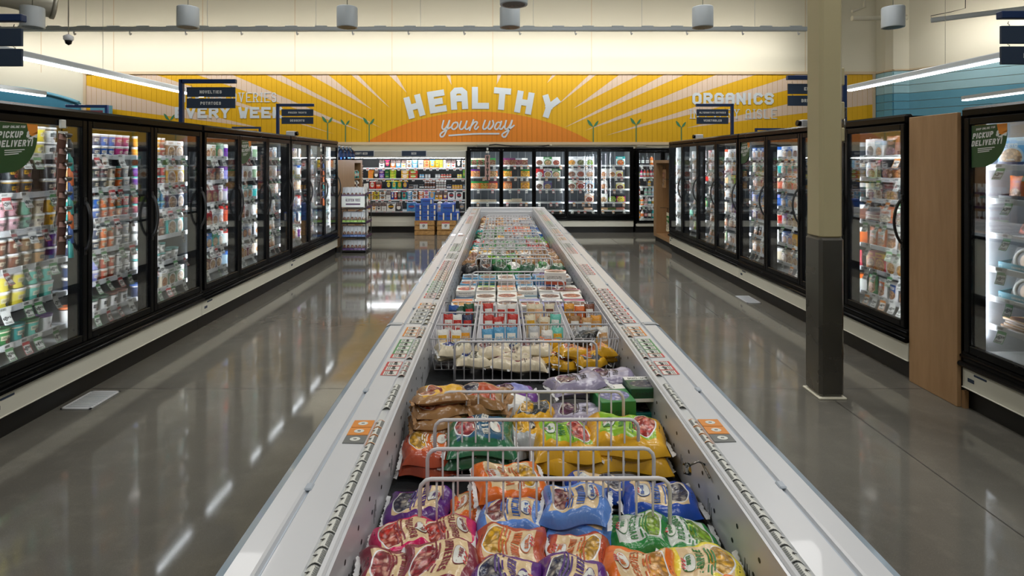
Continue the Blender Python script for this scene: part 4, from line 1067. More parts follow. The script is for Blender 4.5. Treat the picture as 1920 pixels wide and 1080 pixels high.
M2 = [[R('white/blue white/steel white/blue paleblue/white grey'), R('green/cream green/cream teal/cream green/cream white'), R('white/maroon maroon/cream salmon/cream red/cream red/cream'), R('lavender/blue blue/sky blue/lavender sky/brown orange'), R('purple/white plum red/cream red/cream salmon'), RB('black/white white/charcoal charcoal/white black/silver white'), R('white/tan silver/tan cream/white white/tan tan')],
      [R('navy/silver blue/silver white/white/brown white/white/brown white'), R('aqua/cream aqua/cream green/cream green/cream lime/white'), R('red/cream red/cream rust navy/white white'), R('sky/blue blue/white cream/white cream tan'), R('maroon/violet maroon gold/cream white/green green/white'), R('white/blue white/royal amber/gold steel/blue red/navy'), R('brown/cream tan/cream steel/cream white/tan white/tan')],
      [R('white/brown white charcoal/grey'), R('cream/crimson sage charcoal/grey'), R('cream/brown charcoal/grey charcoal'), R('brown/cream kraft brown'), R('white/orange white/brown orange/white'), RB('gold crimson/gold amber/red'), R('white/green green/peach white/orange')],
      [[('box', 1, 'white/white/chocolate', (.12, .08, .17)), ('sbox', 1, 'white/paleblue', ), ('pouch', 1, 'brown/black/plum brown/plum plum/brown', (.15, .09, .19))], [('box', 1, 'cream/white/crimson', (.14, .08, .155)), ('sbox', 1, 'sage', (.05, .06, .14)), ('box', 1, 'charcoal/black/apricot charcoal/black/apricot charcoal/black/apricot', (.165, .08, .15))],
       [('box', 1, 'cream/cream/brown', (.13, .08, .15)), ('sbox', 1, 'maroon/cream', (.08, .06, .14)), ('box', 1, 'charcoal/grey/peach charcoal/grey/peach', (.2, .08, .15))], [('low', 3, 'brown/cream', (.15, .12, .03)), ('pouch', 1, 'orange/white/cream rust/white/cream red/cream/white', (.175, .07, .16))],
       [('pouch', 1, 'orange/white orange/white white/brown/apricot white/brown/apricot'), ('box', 1, 'white/white/amber')], [('box', 1, 'gold/red crimson/gold/apricot white/white/amber white/white/amber white/white/amber')], [('pouch', 1, 'green/peach white/orange white/blue black/maroon black/maroon')]]]
for b in range(4):
    for k in range(7): fill(CF, b, k, M2[b][k], Wh % ORD[b], G, x0=.05, more=True)

# flatbread freezer beside the maple panel: bigger articles
G = 'packs in the flatbread freezer'; rr_ = random.Random(9)
sz = CG.shelves
for i in range(3):
    o = good('box', at(CG, 0, .16 + i * .205, .165, sz[0] + .001), CG.rz, (.2, .1, .2), 'sky/paleblue/tan', 'sky blue keto carton with a round loaf picture, %s on the top flatbread freezer shelf' % ORD[i], G, rr_)
    mb = MB(); mb.text('KETO', lambda a, b, d: (a, -.0035 - d, .135 + b + .12 * a * 0), .026, .006, 0, asp=.8); mb.build('lettering', 'letter', o, fix=False)
    mb = MB(); mb.box(-.098, .098, -.0045, -.002, .004, .04); mb.build('band', 'navybar', o)
    mb = MB(); mb.text('ORIGINAL', lambda a, b, d: (a, -.005 - d, .046 + b), .012, .003, 0); mb.build('lettering', 'letter', o, fix=False)
def tray(c, x, y, z, w, hd, d, col, label, txt=None):
    r = root('display_tray', label, 'tray', at(c, 0, x, y, z), c.rz, 'open card display trays in the flatbread freezer')
    mb = MB(); t = .003
    mb.box(-w / 2, w / 2, 0, d, 0, t); mb.box(-w / 2, w / 2, 0, t, t, hd); mb.box(-w / 2, w / 2, d - t, d, t, hd * 1.6)
    for sx in (-w / 2, w / 2 - t): mb.prism([(0, 0), (d, 0), (d, hd * 1.6), (0, hd)], lambda a, b: (sx, a, b), lambda a, b: (sx + t, a, b))
    mb.build('tray_body', col, r)
    if txt:
        mb = MB(); mb.text(txt, lambda a, b, d_: (a + .02, -.001 - d_, hd * .5 + b), .014, .0035, 0, asp=.55)
        mb.ribbon([(-w / 2 + .018 + .012 * math.cos(t_), hd * .5 + .012 * math.sin(t_)) for t_ in [i * .7 for i in range(10)]], .003, lambda a, b, d_: (a, -.001 - d_, b))
        mb.build('lettering', 'letter', r, fix=False)
M['tealcard'] = plain('teal_card', '#2a94aa', .45); M['greycard'] = plain('dark_grey_card', '#3a3e44', .5)
for i in range(2):
    x = .21 + i * .3
    tray(CG, x, .158, sz[1] + .001, .28, .045, .2, 'greycard', 'dark card tray of orange bags, %s along its shelf' % ORD[i])
    for j in range(2): good('pouch', at(CG, 0, x - .06 + j * .12, .188, sz[1] + .006), CG.rz, (.13, .05, .17), ('orange/salmon/peach' if j == 0 else 'amber/yellow/orange'), '%s frozen bag in the dark card tray, %s along second flatbread freezer shelf' % (('orange', 'amber')[j], ORD[i * 2 + j]), G, rr_)
    o = good('pouch', at(CG, 0, x, .218, sz[2] + .032), CG.rz, (.2, .06, .15), 'salmon/charcoal/brown', 'salmon pink frozen bag leaning, %s along third flatbread freezer shelf' % ORD[i], G, rr_); o.rotation_euler.x = -.35
    for k in (3, 4):
        tray(CG, x, .158, sz[k] + .001, .28, .06, .2, 'tealcard', 'teal card tray reading cassava flour, %s along %s shelf of flatbread freezer' % (ORD[i], ORD[k]), 'CASSAVA FLOUR')
        for j in range(2):
            r = root('tortilla_pack', 'charcoal round tortilla pack, %s in teal tray, %s along %s flatbread freezer shelf' % (('front', 'back')[j], ORD[i], ORD[k]), 'tortilla', at(CG, 0, x, + .208 + j * .06, sz[k] + .028), CG.rz, G, rot=(-.35, 0, CG.rz))
            mb = MB(); mb.box(-.12, .12, 0, .03, 0, .155, 0, .012); mb.build('bag', 'greycard', r)
            mb = MB(); mb.tube([(.09 * math.cos(t), .0, .07 + .075 * math.sin(t)) for t in [2 * PI * i_ / 24 for i_ in range(24)]], .012, 6, closed=True); mb.build('band', 'tagwhite', r)
            mb = MB(); mb.tube([(0, .002, .065), (0, -.004, .065)], .05, 20); o = mb.build('tortilla', 'bodycol', r); cols(o, 'tan')
    for j in range(5):
        o = inst('flat_pack', box_me(.24, .16, .016, 'flat'), None, at(CG, 0, x + rr_.uniform(-.02, .02), .168, sz[5] + .001 + j * .017), CG.rz + rr_.uniform(-.12, .12)); cols(o, 'kraft' if j % 2 else 'tan', 'white', 'brown')
        tag(o, '%s flat pack, %s up in %s pile on lowest flatbread freezer shelf' % (('tan', 'kraft brown')[j % 2], ORD[j], ORD[i]), 'frozen food', G)

# pizza freezer on the back wall
G = 'packs in the pizza freezer'; Wh = '%s door of pizza freezer'
b3 = (.2, .05, .215); b4 = (.215, .05, .225)
PZ = [[[('stray', 1, 'green/cream/brown green/cream/brown sage/cream/brown olive/green/brown')], [('tray', 1, 'orange/purple/apricot . orange/grey/tan')], [('tray', 1, 'orange/green/apricot orange/green/gold orange/maroon/apricot')], [('low', 2, 'cream/kraft cream/kraft cream/brown')], []],
      [[('stray', 1, 'maroon/plum/brown brown/plum/brown brown/grey/maroon maroon/white/brown')], [('tray', 1, 'orange/forest/gold . amber/green/gold')], [('tray', 1, 'orange/brown/apricot . gold/kraft/amber')], [('low', 2, 'cream/kraft'), ('low', 3, 'cream/brown', (.25, .14, .03))], []],
      [[('box', 1, 'white/white/brown white/green/tan white/white/rust', b3)], [('box', 1, 'red/crimson/white purple/white/tan white/green/peach', b3)], [('box', 1, 'white/white/chocolate purple/steel/tan', b3)], [('low', 1, '. . sky/amber')], []],
      [[('box', 1, 'white/silver/amber white/silver/olive white/silver/lime', b4)], [('box', 1, 'white/silver/brown white/silver/rust white/silver/peach', b4)], [('box', 1, 'sage/white/brown rust/white/red sky/white/brown', b4)], [('low', 1, 'purple'), ('box', 1, '.', b4), ('box', 1, 'peach/white/rust', b4)], [('low', 2, '. . peach')]],
      [[('box', 1, '. .', b3), ('box', 1, 'white/teal/orange', b4)], [('box', 1, 'white/white/apricot white/white/apricot', b3), ('box', 1, 'yellow/white/rust', (.16, .05, .17))], [('box', 1, 'white/white/apricot .', b3), ('box', 1, 'yellow/white/brown', (.2, .05, .17))], [('box', 1, 'white/white/tan', b3), ('tray', 1, 'black/charcoal/lime magenta/charcoal/yellow')], [('low', 2, 'tan/cream olive/green rust')]]]
for b in range(5):
    for k in range(5): fill(CP, b, k, PZ[b][k], Wh % ORD[b], G, x0=.045, yoff=.215)

# open beer case along the back wall
KB = 0.0128
BZ = [1.545, 1.283, 1.022, .765, .505]
r = root('beer_case', 'long open refrigerated beer case under the craft beer and beer signs', 'cooler', (-3.98, 13.42, 0)); BL = 3.07
mb = MB(); mb.box(0, BL, .06, 1.0, 0, .14, 1); mb.box(0, BL, .02, 1.0, .14, .40, 0, .01); mb.box(.0, BL, .0, .04, .15, .27, 0, .006); mb.box(0, BL, .9, 1.0, .4, 1.80, 0); mb.box(0, .03, .1, .9, .4, 1.8, 0); mb.box(BL - .03, BL, .1, .9, .4, 1.8, 0)
mb.build('cabinet', ['base', 'kick'], r)
mb = MB(); mb.box(0, BL, -.02, .06, .40, .49, 0, .012); mb.box(0, BL, .06, .9, .46, .49, 0); mb.build('front_bumper', 'blackmat', r)
mb = MB(); mb.box(.0, BL, .1, 1.0, 1.80, 1.965, 0, .01); mb.build('canopy', 'base', r)
mb = MB(); mb.box(.03, BL - .03, .88, .9, .49, 1.80); mb.build('back_liner', 'liner', r)
mb = MB(); mb.box(.05, BL - .05, .16, .19, 1.785, 1.798); mb.build('led_strip', 'caseled', r) if 'caseled' in M else None
M['caseled'] = glow('white_case_led', '#f6faff', 40.0)
mb.build('led_strip', 'caseled', r)
def small_tag(z):
    def mk(): mb = MB(); mb.box(-.03, .03, -.006, -.002, -.06, -.002, 0); mb.box(-.03, .03, -.007, -.006, -.02, -.004, 2); mb.text('8', lambda a, b, d: (a, -.0075 - d, b - .05), .024, .006, 1); return mb.build('price_tag', PM)
    return mesh_of('btag', mk)
for k, z in enumerate(BZ[:4]):
    mb = MB(); mb.box(.03, BL - .03, 0, .55, -.014, 0, 1); mb.box(.03, BL - .03, -.014, .0, -.025, .012, 0, .003); sh = mb.build('shelf', ['rail', 'shelf'], r, (0, .28, z))
    rr_ = random.Random(k)
    for i in range(16): inst('price_tag', small_tag(z), sh, (.1 + i * .19 + rr_.uniform(-.05, .05), -.012, -.004))
    mb = MB(); mb.box(.05, BL - .05, .31, .325, z - .026, z - .016); mb.build('led_strip', 'shelfled', r) if 'shelfled' in M else None
    if 'shelfled' not in M: M['shelfled'] = glow('white_shelf_led', '#f6faff', 14.0); 
    if k == 0: mb.build('led_strip', 'shelfled', r)
mb = MB(); mb.box(.03, BL - .03, .06, .8, .49, .503, 0); sh = mb.build('shelf', 'rail', r)
for i in range(15): inst('price_tag', small_tag(0), sh, (.12 + i * .2, .04, .50))
for t, px in (('CRAFT BEER', 677), ('BEER', 775.5)):
    q = root('category_sign', 'navy sign reading %s on the beer case canopy' % t.lower(), 'sign', ((px - 945) * KB, 13.49, 1.835))
    mb = MB(); mb.box(-.305, .305, 0, .02, -.012, .135, 0); mb.build('frame', 'letter', q)
    mb = MB(); mb.box(-.29, .29, -.008, 0, 0, .123, 0); mb.text(t, lambda a, b, d: (a, -.0085 - d, .034 + b), .055, .01, 1, asp=.45, th=.001); mb.build('sign_panel', ['navy', 'letter'], q)
Gb = 'beer on the beer case shelves'
BEER = [[(515, 578, 'carr', 'white/charcoal', 1), (582, 640, 'pack', 'charcoal/hotpink', 1), (645, 705, 'carr', 'orange/white', 1), (708, 765, 'carr', 'sky/white', 1), (770, 825, 'carr', 'cream/gold', 1), (830, 892, 'pack', 'white/charcoal', 2), (895, 958, 'pack', 'sky/white/teal', 2), (965, 1027, 'pack', 'cream/white/navy', 1), (1030, 1095, 'pack', 'apricot/rust', 1), (1098, 1158, 'pack', 'gold/sky', 1), (1160, 1205, 'pack', 'gold/yellow/charcoal', 1), (1207, 1247, 'pack', 'yellow/gold', 1), (1250, 1282, 'pack', 'white/silver', 1), (1285, 1340, 'carr', 'white/gold', 1), (1342, 1395, 'carr', 'white/red', 1), (1405, 1455, 'pack', 'charcoal/white', 1), (1465, 1525, 'pack', 'white/charcoal', 2)],
        [(390, 450, 'pack', 'amber/orange', 2), (455, 512, 'carr', 'black/white', 1), (515, 575, 'pack', 'purple/lavender', 2), (580, 635, 'pack', 'forest/green', 2), (640, 705, 'pack', 'lime/yellow/forest', 2), (768, 855, 'pack', 'gold/white/amber', 2), (860, 955, 'pack', 'red/lime/white', 2), (975, 1032, 'can', 'sky', 1), (1040, 1105, 'can', 'silver', 1), (1158, 1216, 'can', 'silver/white', 1), (1222, 1280, 'can', 'red/cream', 1), (1285, 1345, 'can', 'rust/silver', 1), (1410, 1470, 'can', 'yellow/cream', 1), (1475, 1522, 'pack', 'green/lime', 1)],
        [(405, 470, 'pack', 'red/white', 1), (475, 540, 'carr', 'red/orange', 1), (595, 655, 'pack', 'navy/yellow', 1), (660, 716, 'pack', 'teal/yellow', 1), (722, 780, 'pack', 'green/gold', 1), (785, 843, 'pack', 'navy/gold', 1), (850, 902, 'can', 'charcoal/brown', 1), (905, 960, 'can', 'grey/charcoal', 1), (975, 1030, 'can', 'charcoal/white', 1), (1035, 1158, 'can', 'brown/silver', 2), (1165, 1282, 'can', 'white/brown', 2), (1290, 1342, 'can', 'navy/white', 1), (1350, 1472, 'can', 'gold/amber', 1), (1475, 1522, 'can', 'steel/white', 1)],
        [(395, 455, 'pack', 'gold/white', 2), (460, 516, 'pack', 'yellow/charcoal', 2), (520, 590, 'pack', 'white/charcoal', 2), (595, 650, 'carr', 'white/silver', 1), (655, 686, 'pack', 'royal/white', 1), (688, 722, 'pack', 'red/white', 1), (725, 770, 'pack', 'charcoal/grey', 1), (775, 832, 'pack', 'teal/maroon', 1), (838, 890, 'pack', 'sky/white/navy', 2), (895, 955, 'pack', 'white/charcoal', 2), (968, 1027, 'pack', 'orange/white', 2), (1030, 1090, 'pack', 'white/magenta', 2), (1092, 1155, 'pack', 'sky/tan', 1), (1158, 1200, 'carr', 'gold/brown', 1), (1202, 1243, 'carr', 'amber/gold', 1), (1250, 1300, 'carr', 'purple/gold', 1), (1305, 1385, 'pack', 'white/charcoal/red', 1), (1395, 1475, 'pack', 'white/charcoal/red', 1)],
        [(400, 450, 'carr', 'white/gold', 1), (455, 505, 'carr', 'white/amber', 1), (510, 560, 'carr', 'white/charcoal', 1), (565, 620, 'carr', 'white/silver', 1), (625, 720, 'pack', 'white/charcoal/gold', 1), (725, 795, 'carr', 'charcoal/white', 1), (850, 958, 'pack', 'sky/blue/rust', 1), (1195, 1250, 'pack', 'silver/white', 1), (1265, 1400, 'pack', 'blue/royal', 1), (1440, 1522, 'pack', 'charcoal/grey', 1)]]
rr_ = random.Random(21)
for k, row in enumerate(BEER):
    n = 0
    for a, b, kd, c, lv in row:
        b = min(b, 1508); x = (620 + a / 6 - 945) * KB; w = (b - a) / 6 * KB
        y = 13.71 if k < 4 else 13.5
        if kd == 'can':
            m = max(1, round(w / .066))
            for i in range(m):
                n += 1
                for l in range(lv): good('can', (x + w / m * (i + .5), y + .04, BZ[k] + .001 + l * .114), 0, (.06, .06, .113), c, '%s beer can%s, %s article along %s shelf of the beer case' % (cname(c.split('/')[0]), ['', ' stacked on top'][l], ORD[n - 1] if n < 20 else 'far', ORD[k]) if n <= 20 else '%s beer can%s, %s after the twentieth along %s shelf of beer case' % (cname(c.split('/')[0]), ['', ' stacked on top'][l], ORD[n - 21], ORD[k]), Gb, rr_)
        else:
            n += 1
            h = (.21 if k else .2) / lv
            for l in range(lv): good(kd, (x + w / 2, y, BZ[k] + .001 + l * (h + .001)), 0, (w - .008, .12, h - .004), c, '%s %s%s, %s article along %s shelf of the beer case' % (cname(c.split('/')[0]), NOUN[kd], ['', ' stacked on top'][l], ORD[n - 1] if n < 21 else 'last', ORD[k]), Gb, rr_)

# drinks fridge to the right of the pizza freezer
CD = freezer_case('black glass-door drinks fridge between the pizza freezer and the wooden side display', (3.16, 13.42, 0), 0, 2, .62, .03, [1.60, 1.31, 1.085, .865, .62, .30], depth=1.0, handles=False, tags=4, tagstyles=(0, 3, 0), zt=2.02, zb=.235, shy=.2, base=False, name='drinks_fridge')
mb = MB(); mb.box(0, CD.L, -.005, .04, .15, .21, 0, .004); mb.build('base_panel', 'base', CD.root)
B_ = (.065, .065, .2); Gd = 'drinks in the drinks fridge'
DR = [['charcoal/white/forest', 'charcoal/white/forest', 'charcoal/white/black', 'orange/amber/white', '. '], ['lime/white', 'hotpink/white', 'red/white', 'rust/cream', 'crimson/white', 'red/white', 'maroon/white'], ['kraft/charcoal', '.', '.', 'gold/cream', '.', '.'], ['rust/white', '.', 'mint/white', 'mint/white', 'paleblue/white', 'charcoal/white'], ['lime/cream', 'orange/cream', 'pink/cream', 'white/teal', 'white/gold', 'white/lime'], ['amber/white', 'white/orange/orange', 'charcoal/red/white', 'charcoal/cream/white', 'teal/white', 'brown/white']]
for bay in range(2):
    for k, row in enumerate(DR):
        n = 0
        for i, c in enumerate(row):
            if c.strip() == '.': continue
            n += 1; h = .2 if k not in (0, 5) else .235
            kd = 'jug' if k in (0, 4) else 'bottle'; w = .078 if len(row) < 7 else .066
            good(kd, at(CD, bay, .06 + w / 2 + i * .525 / len(row), .22, CD.shelves[k] + .001), 0, (w, w, h if k != 2 else .17), c.strip(), '%s %s, %s along %s shelf, %s door of drinks fridge' % (cname(c.split('/')[0].strip()), NOUN[kd], ORD[n - 1], ORD[k], ORD[bay]), Gd, rr_)

# conduits lying on the back freezers
r = root('power_conduit', 'silver conduit and boxes on top of the pizza freezer', 'conduit', (0, 13.7, 2.051))
mb = MB(); mb.box(-.66, -.36, -.08, .08, 0, .075, 0, .008); mb.build('box', 'galv', r)
mb = MB(); mb.tube([(-.38, -.05, .05), (-.2, -.06, .07), (.2, -.05, .03), (.8, -.05, .015), (1.12, -.05, .05)], .014, 8); mb.build('cable', 'blackmat', r)
mb = MB(); mb.box(1.1, 1.18, -.09, .0, 0, .06, 0, .006); mb.build('box', 'galv', r)
r = root('power_conduit', 'silver conduit boxes on top of the drinks fridge', 'conduit', (0, 13.7, 2.021))
mb = MB(); mb.box(3.22, 3.46, -.08, .08, 0, .07, 0, .008); mb.build('box', 'galv', r)
mb = MB(); mb.tube([(3.46, 0, .03), (3.8, 0, .02), (4.2, 0, .02)], .012, 6); mb.build('cable', 'galv', r)

# wooden side displays closing the ends of both freezer runs
def display(x0, x1, y0, y1, oy0, oy1, face, label, h=1.735):
    """hollow wooden tower with a recess open towards the aisle (face = +1: aisle on its +x side)"""
    r = root('side_display', label, 'display', (0, 0, 0)); t = .03
    fx = x1 if face > 0 else x0; dp = .28
    mb = MB()
    a, b = sorted((fx - face * dp, fx))
    mb.box(x0, x1, y0, oy0, .1, h); mb.box(x0, x1, oy1, y1, .1, h); mb.box(x0, x1, oy0, oy1, h - .06, h); mb.box(x0, x1, oy0, oy1, .1, .17)
    bx0, bx1 = (x0, fx - dp) if face > 0 else (fx + dp, x1)
    mb.box(bx0, bx1, oy0, oy1, .17, h - .06); mb.build('carcass', 'maple', r)
    mb = MB(); mb.box(x0 + .03, x1 - .03, y0 + .02, y1 - .03, 0, .1); mb.build('plinth', 'kick', r)
    return r, fx, dp
rL, fx, dp = display(-4.0, -3.1, 10.46, 12.25, 11.62, 12.12, 1, 'maple side display tower behind the snack rack')
for k, z in enumerate((1.35, 1.13, .92, .62)):
    mb = MB(); mb.box(fx - dp, fx - .005, 11.62, 12.12, z - .02, z); mb.build('shelf', 'maple', rL)
    for i in range(4):
        c = [('teal/white', 'teal/cream', 'charcoal/white', 'teal/white'), ('white/brown', 'cream/brown', 'charcoal/white', 'white/brown'), ('brown/cream', 'silver/white', 'brown/white', 'silver/cream'), ('charcoal/white', 'brown/cream', 'charcoal/cream', 'brown/white')][k][i]
        good('jug', (fx - .02, 11.69 + i * .115, z + .001), PI / 2, (.08, .08, .17), c, '%s jar, %s along %s shelf of the maple tower behind the snack rack' % (c.split('/')[0], ORD[i], ORD[k]), 'jars in the maple tower', rr_)
r = root('wicker_stand', 'tall brown wicker stand between the maple tower and the beer case', 'basket', (-3.35, 12.55, 0))
mb = MB(); mb.box(-.12, .12, -.15, .15, 0, 1.62, 0, .01); mb.build('post', 'maple', r)
mb = MB()
for i in range(30):
    z = .08 + i * .052
    mb.tube([(.13, -.16, z), (.14, -.05, z + .02), (.13, .05, z), (.14, .16, z + .02)], .018, 6); mb.tube([(-.12, -.16, z), (-.04, -.165, z + .02), (.04, -.16, z), (.13, -.165, z + .02)], .018, 6)
M['wicker'] = plain('brown_wicker', '#7a4a28', .6); mb.build('wicker_weave', 'wicker', r, fix=False)
M['jugblue'] = glass_mat('blue_clear_plastic', (.45, .62, .85), .9)
for i in range(4):
    r = root('water_jug', 'clear blue water jug, %s on top of the maple tower by the beer case' % ORD[i], 'bottle', (-3.24, 11.0 + i * .26, 1.736), 0, 'water jugs on the maple tower')
    mb = MB(); mb.lathe([(.09, 0), (.1, .01), (.1, .16), (.08, .2), (.03, .24), (.028, .265)], 14); mb.build('body', 'jugblue', r)
    mb = MB(); mb.lathe([(.1015, .06), (.1015, .13)], 14); mb.build('label', 'navybar', r, fix=False)
    mb = MB(); mb.lathe([(.03, .262), (.03, .28), (0, .28)], 10); mb.build('cap', 'white', r)
rR, fx, dp = display(3.26, 4.1, 10.74, 12.2, 10.95, 12.0, -1, 'maple side display tower with hanging bags at the end of the meal freezers')
for i, (z, y, c, lbl) in enumerate(((1.54, 11.75, 'kraft/brown', 'upper brown'), (1.25, 11.2, 'charcoal/kraft', 'charcoal'), (.66, 11.45, 'cream/green/rust', 'patterned cream'))):
    r = root('shopping_bag', '%s bag hanging in the recess of the maple tower' % lbl, 'bag', (fx + .1, y, z), PI / 2, 'bags hanging in the maple tower')
    mb = MB(); mb.tube([(-.08, 0, .0), (-.05, 0, .09), (.05, 0, .09), (.08, 0, 0)], .006, 6); mb.tube([(0, 0, .088), (0, .06, .1), (0, .17, .1)], .005, 6); mb.build('handle', 'kick', r)
    o = inst('sack', pouch_me(.26, .06, .38, i), r, (0, -.03, -.38)); cols(o, *c.split('/')[:2])

# wire snack rack at the end of the dessert freezers
r = root('snack_rack', 'black wire snack rack with a white gluten free header sign', 'rack', (-2.80, 10.62, 0)); TX, TY = .23, .2
mb = MB()
for sx in (-TX, TX):
    for sy in (-TY, TY): mb.tube([(sx, sy, 0), (sx, sy, 1.12)], .009, 6)
for z in (.03, .28, .55, .82): 
    for sy in (-TY, TY): mb.tube([(-TX, sy, z), (TX, sy, z)], .006, 5); mb.tube([(-TX, sy, z + .07), (TX, sy, z + .07)], .004, 5)
    for sx in (-TX, TX): mb.tube([(sx, -TY, z), (sx, TY, z)], .006, 5); mb.tube([(sx, -TY, z + .07), (sx, TY, z + .07)], .004, 5)
mb.build('frame', 'blackmat', r, fix=False)
for z in (.03, .28, .55, .82): mb = MB(); mb.box(-TX + .01, TX - .01, -TY + .01, TY - .01, z - .004, z + .004); mb.build('shelf', 'kick', r)
mb = MB(); mb.box(-.215, .215, -.235, -.22, .86, 1.09, 0); mb.box(-.215, .215, -.236, -.219, 1.065, 1.095, 1)
f = lambda a, b, d: (a, -.2365 - d, b)
mb.text('GLUTEN FREE', lambda a, b, d: f(a, b + .965, d), .05, .009, 1, asp=.42)
mb.ribbon([(.14 * math.cos(t), 1.035 + .022 * math.sin(t)) for t in [2 * PI * i / 20 for i in range(21)]], .004, f, 2); mb.ribbon([(-.12, .915), (.12, .915)], .03, f, 1)
mb.build('header_sign', ['tagwhite', 'plumprint', 'taggreen'], r, fix=False) if 'plumprint' in M else None
M['plumprint'] = plain('plum_print', '#4c3050', .5); mb.build('header_sign', ['tagwhite', 'plumprint', 'taggreen'], r, fix=False)
mb = MB()
for z in (.3, .57, .84, 1.1): mb.box(TX + .008, TX + .016, -TY, TY, z - .01, z + .03)
mb.build('ticket_strip', 'plumprint', r)
Gs = 'snack bags on the wire rack'
for k, (z, c) in enumerate(((1.10, 'silver/teal/brown'), (.56, 'silver/lime/brown'), (.29, 'silver/blue/brown'), (.04, 'silver/purple/brown'), (.83, 'silver/teal/brown'))):
    for i in range(6):
        if k == 4: continue
        for j in range(2):
            o = inst('snack_bag', pouch_me(.085, .04, .2 if k else .22, (i + j) % 3), None, (-2.80 - .18 + i * .072, 10.62 - .19 + j * .11, z + (.012 if k else -.088)), rr_.uniform(-.1, .1)); o.rotation_euler.x = -.22
            cc = c.split('/'); cols(o, cc[0], cc[0], cc[2]); tag(o, 'silver snack bag, %s base, %s along %s row, %s tier of wire rack' % (cc[1], ORD[i], ('front', 'rear')[j], ORD[k]), 'snack', Gs)
            mb = None
            def mk(): m_ = MB(); m_.box(-.036, .036, -.004, .038, 0, .045, 0, .008); return m_.build('base_band', 'bodycol')
            b = inst('base_band', mesh_of('sband', mk), o); cols(b, cc[1])
    for i in range(3):
        o = inst('snack_bag', pouch_me(.09, .04, .19, i), None, (-2.80 + .205, 10.62 - .13 + i * .12, (.84, .57, .3, .05, 1.1)[k] + .001), PI / 2 + rr_.uniform(-.1, .1)); cols(o, 'white', 'white', 'brown')
        tag(o, 'white snack bag on aisle side of wire rack, %s from front, level %s' % (ORD[i], ORD[k]), 'snack', Gs)

# wooden crates with blue beer cases in front of the beer case
def crate(x, y, w, d, h, label):
    r = root('wooden_crate', label, 'crate', (x, y, 0)); sl = h / 3
    for k in range(3):
        for (a, b, c_, e) in ((-w / 2, w / 2, -d / 2, -d / 2 + .014), (-w / 2, w / 2, d / 2 - .014, d / 2), (-w / 2, -w / 2 + .014, -d / 2 + .014, d / 2 - .014), (w / 2 - .014, w / 2, -d / 2 + .014, d / 2 - .014)):
            mb = MB(); mb.box(a, b, c_, e, k * sl + .004, (k + 1) * sl - .008, 0, .003); mb.build('slat', 'crate', r)
    for sx in (-1, 1):
        for sy in (-1, 1): mb = MB(); mb.box(*sorted((sx * (w / 2 - .016), sx * (w / 2 - .05))), *sorted((sy * (d / 2 - .016), sy * (d / 2 - .04))), 0, h); mb.build('corner_post', 'crate', r)
    mb = MB(); mb.box(-w / 2 + .015, w / 2 - .015, -d / 2 + .015, d / 2 - .015, h - .02, h - .001); mb.build('lid', 'crate', r)
    q = root('price_sign', 'white price card with red top on the %s' % ('taller-stacked crate' if x < -1.8 else 'lower-stacked crate'), 'sign', (x - .02, y - d / 2 - .001, h - .19))
    mb = MB(); mb.box(-.09, .09, -.004, 0, 0, .15, 0); mb.box(-.09, .09, -.0045, 0, .125, .152, 2); mb.text('17', lambda a, b, dd: (a, -.005 - dd, .04 + b), .06, .013, 1); mb.build('card', PM, q)
KC = .01245; HC = .335
crate(-1.84, 13.13, .46, .36, HC, 'pine slat crate carrying the taller stack of blue beer cases')
crate(-1.33, 13.13, .44, .36, HC, 'pine slat crate carrying the lower stack of blue beer cases')
Gc = 'blue beer cases on the wooden crates'
def beer12(x, z, w, y=13.0, h=.125, d=.27, lb=''):
    o = inst('beer_case_carton', box_me(w, d, h, 'pack'), None, (x, y, z), rr_.uniform(-.03, .03)); cols(o, 'blue', 'royal', 'navy'); tag(o, lb, 'beer', Gc)
    mb = MB(); mb.box(w / 2 - .045, w / 2 - .012, -.004, -.001, .01, h - .02, 0); mb.lathe([(.009, .01), (.01, .05), (.004, .075), (.004, .095)], 8, (w / 2 - .028, -.004, .0)); e = mb.build('picture', 'bodycol', o); cols(e, 'cream')
for row in range(3):
    for i, (x, w) in enumerate(((-1.99, .15), (-1.82, .17), (-1.655, .145))): beer12(x, HC + row * .126, w, lb='blue beer case, %s up, %s across the taller stack' % (ORD[row], ORD[i]))
beer12(-1.80, HC + 3 * .126, .27, lb='single blue beer case on top of the taller stack')
for i, (x, w) in enumerate(((-1.46, .17), (-1.285, .17), (-1.12, .15))): beer12(x, HC, w, h=.19, lb='blue beer case with bottle picture, %s across the lower stack' % ORD[i])
beer12(-1.31, HC + .191, .32, h=.19, lb='wide blue beer case on top of the lower stack')

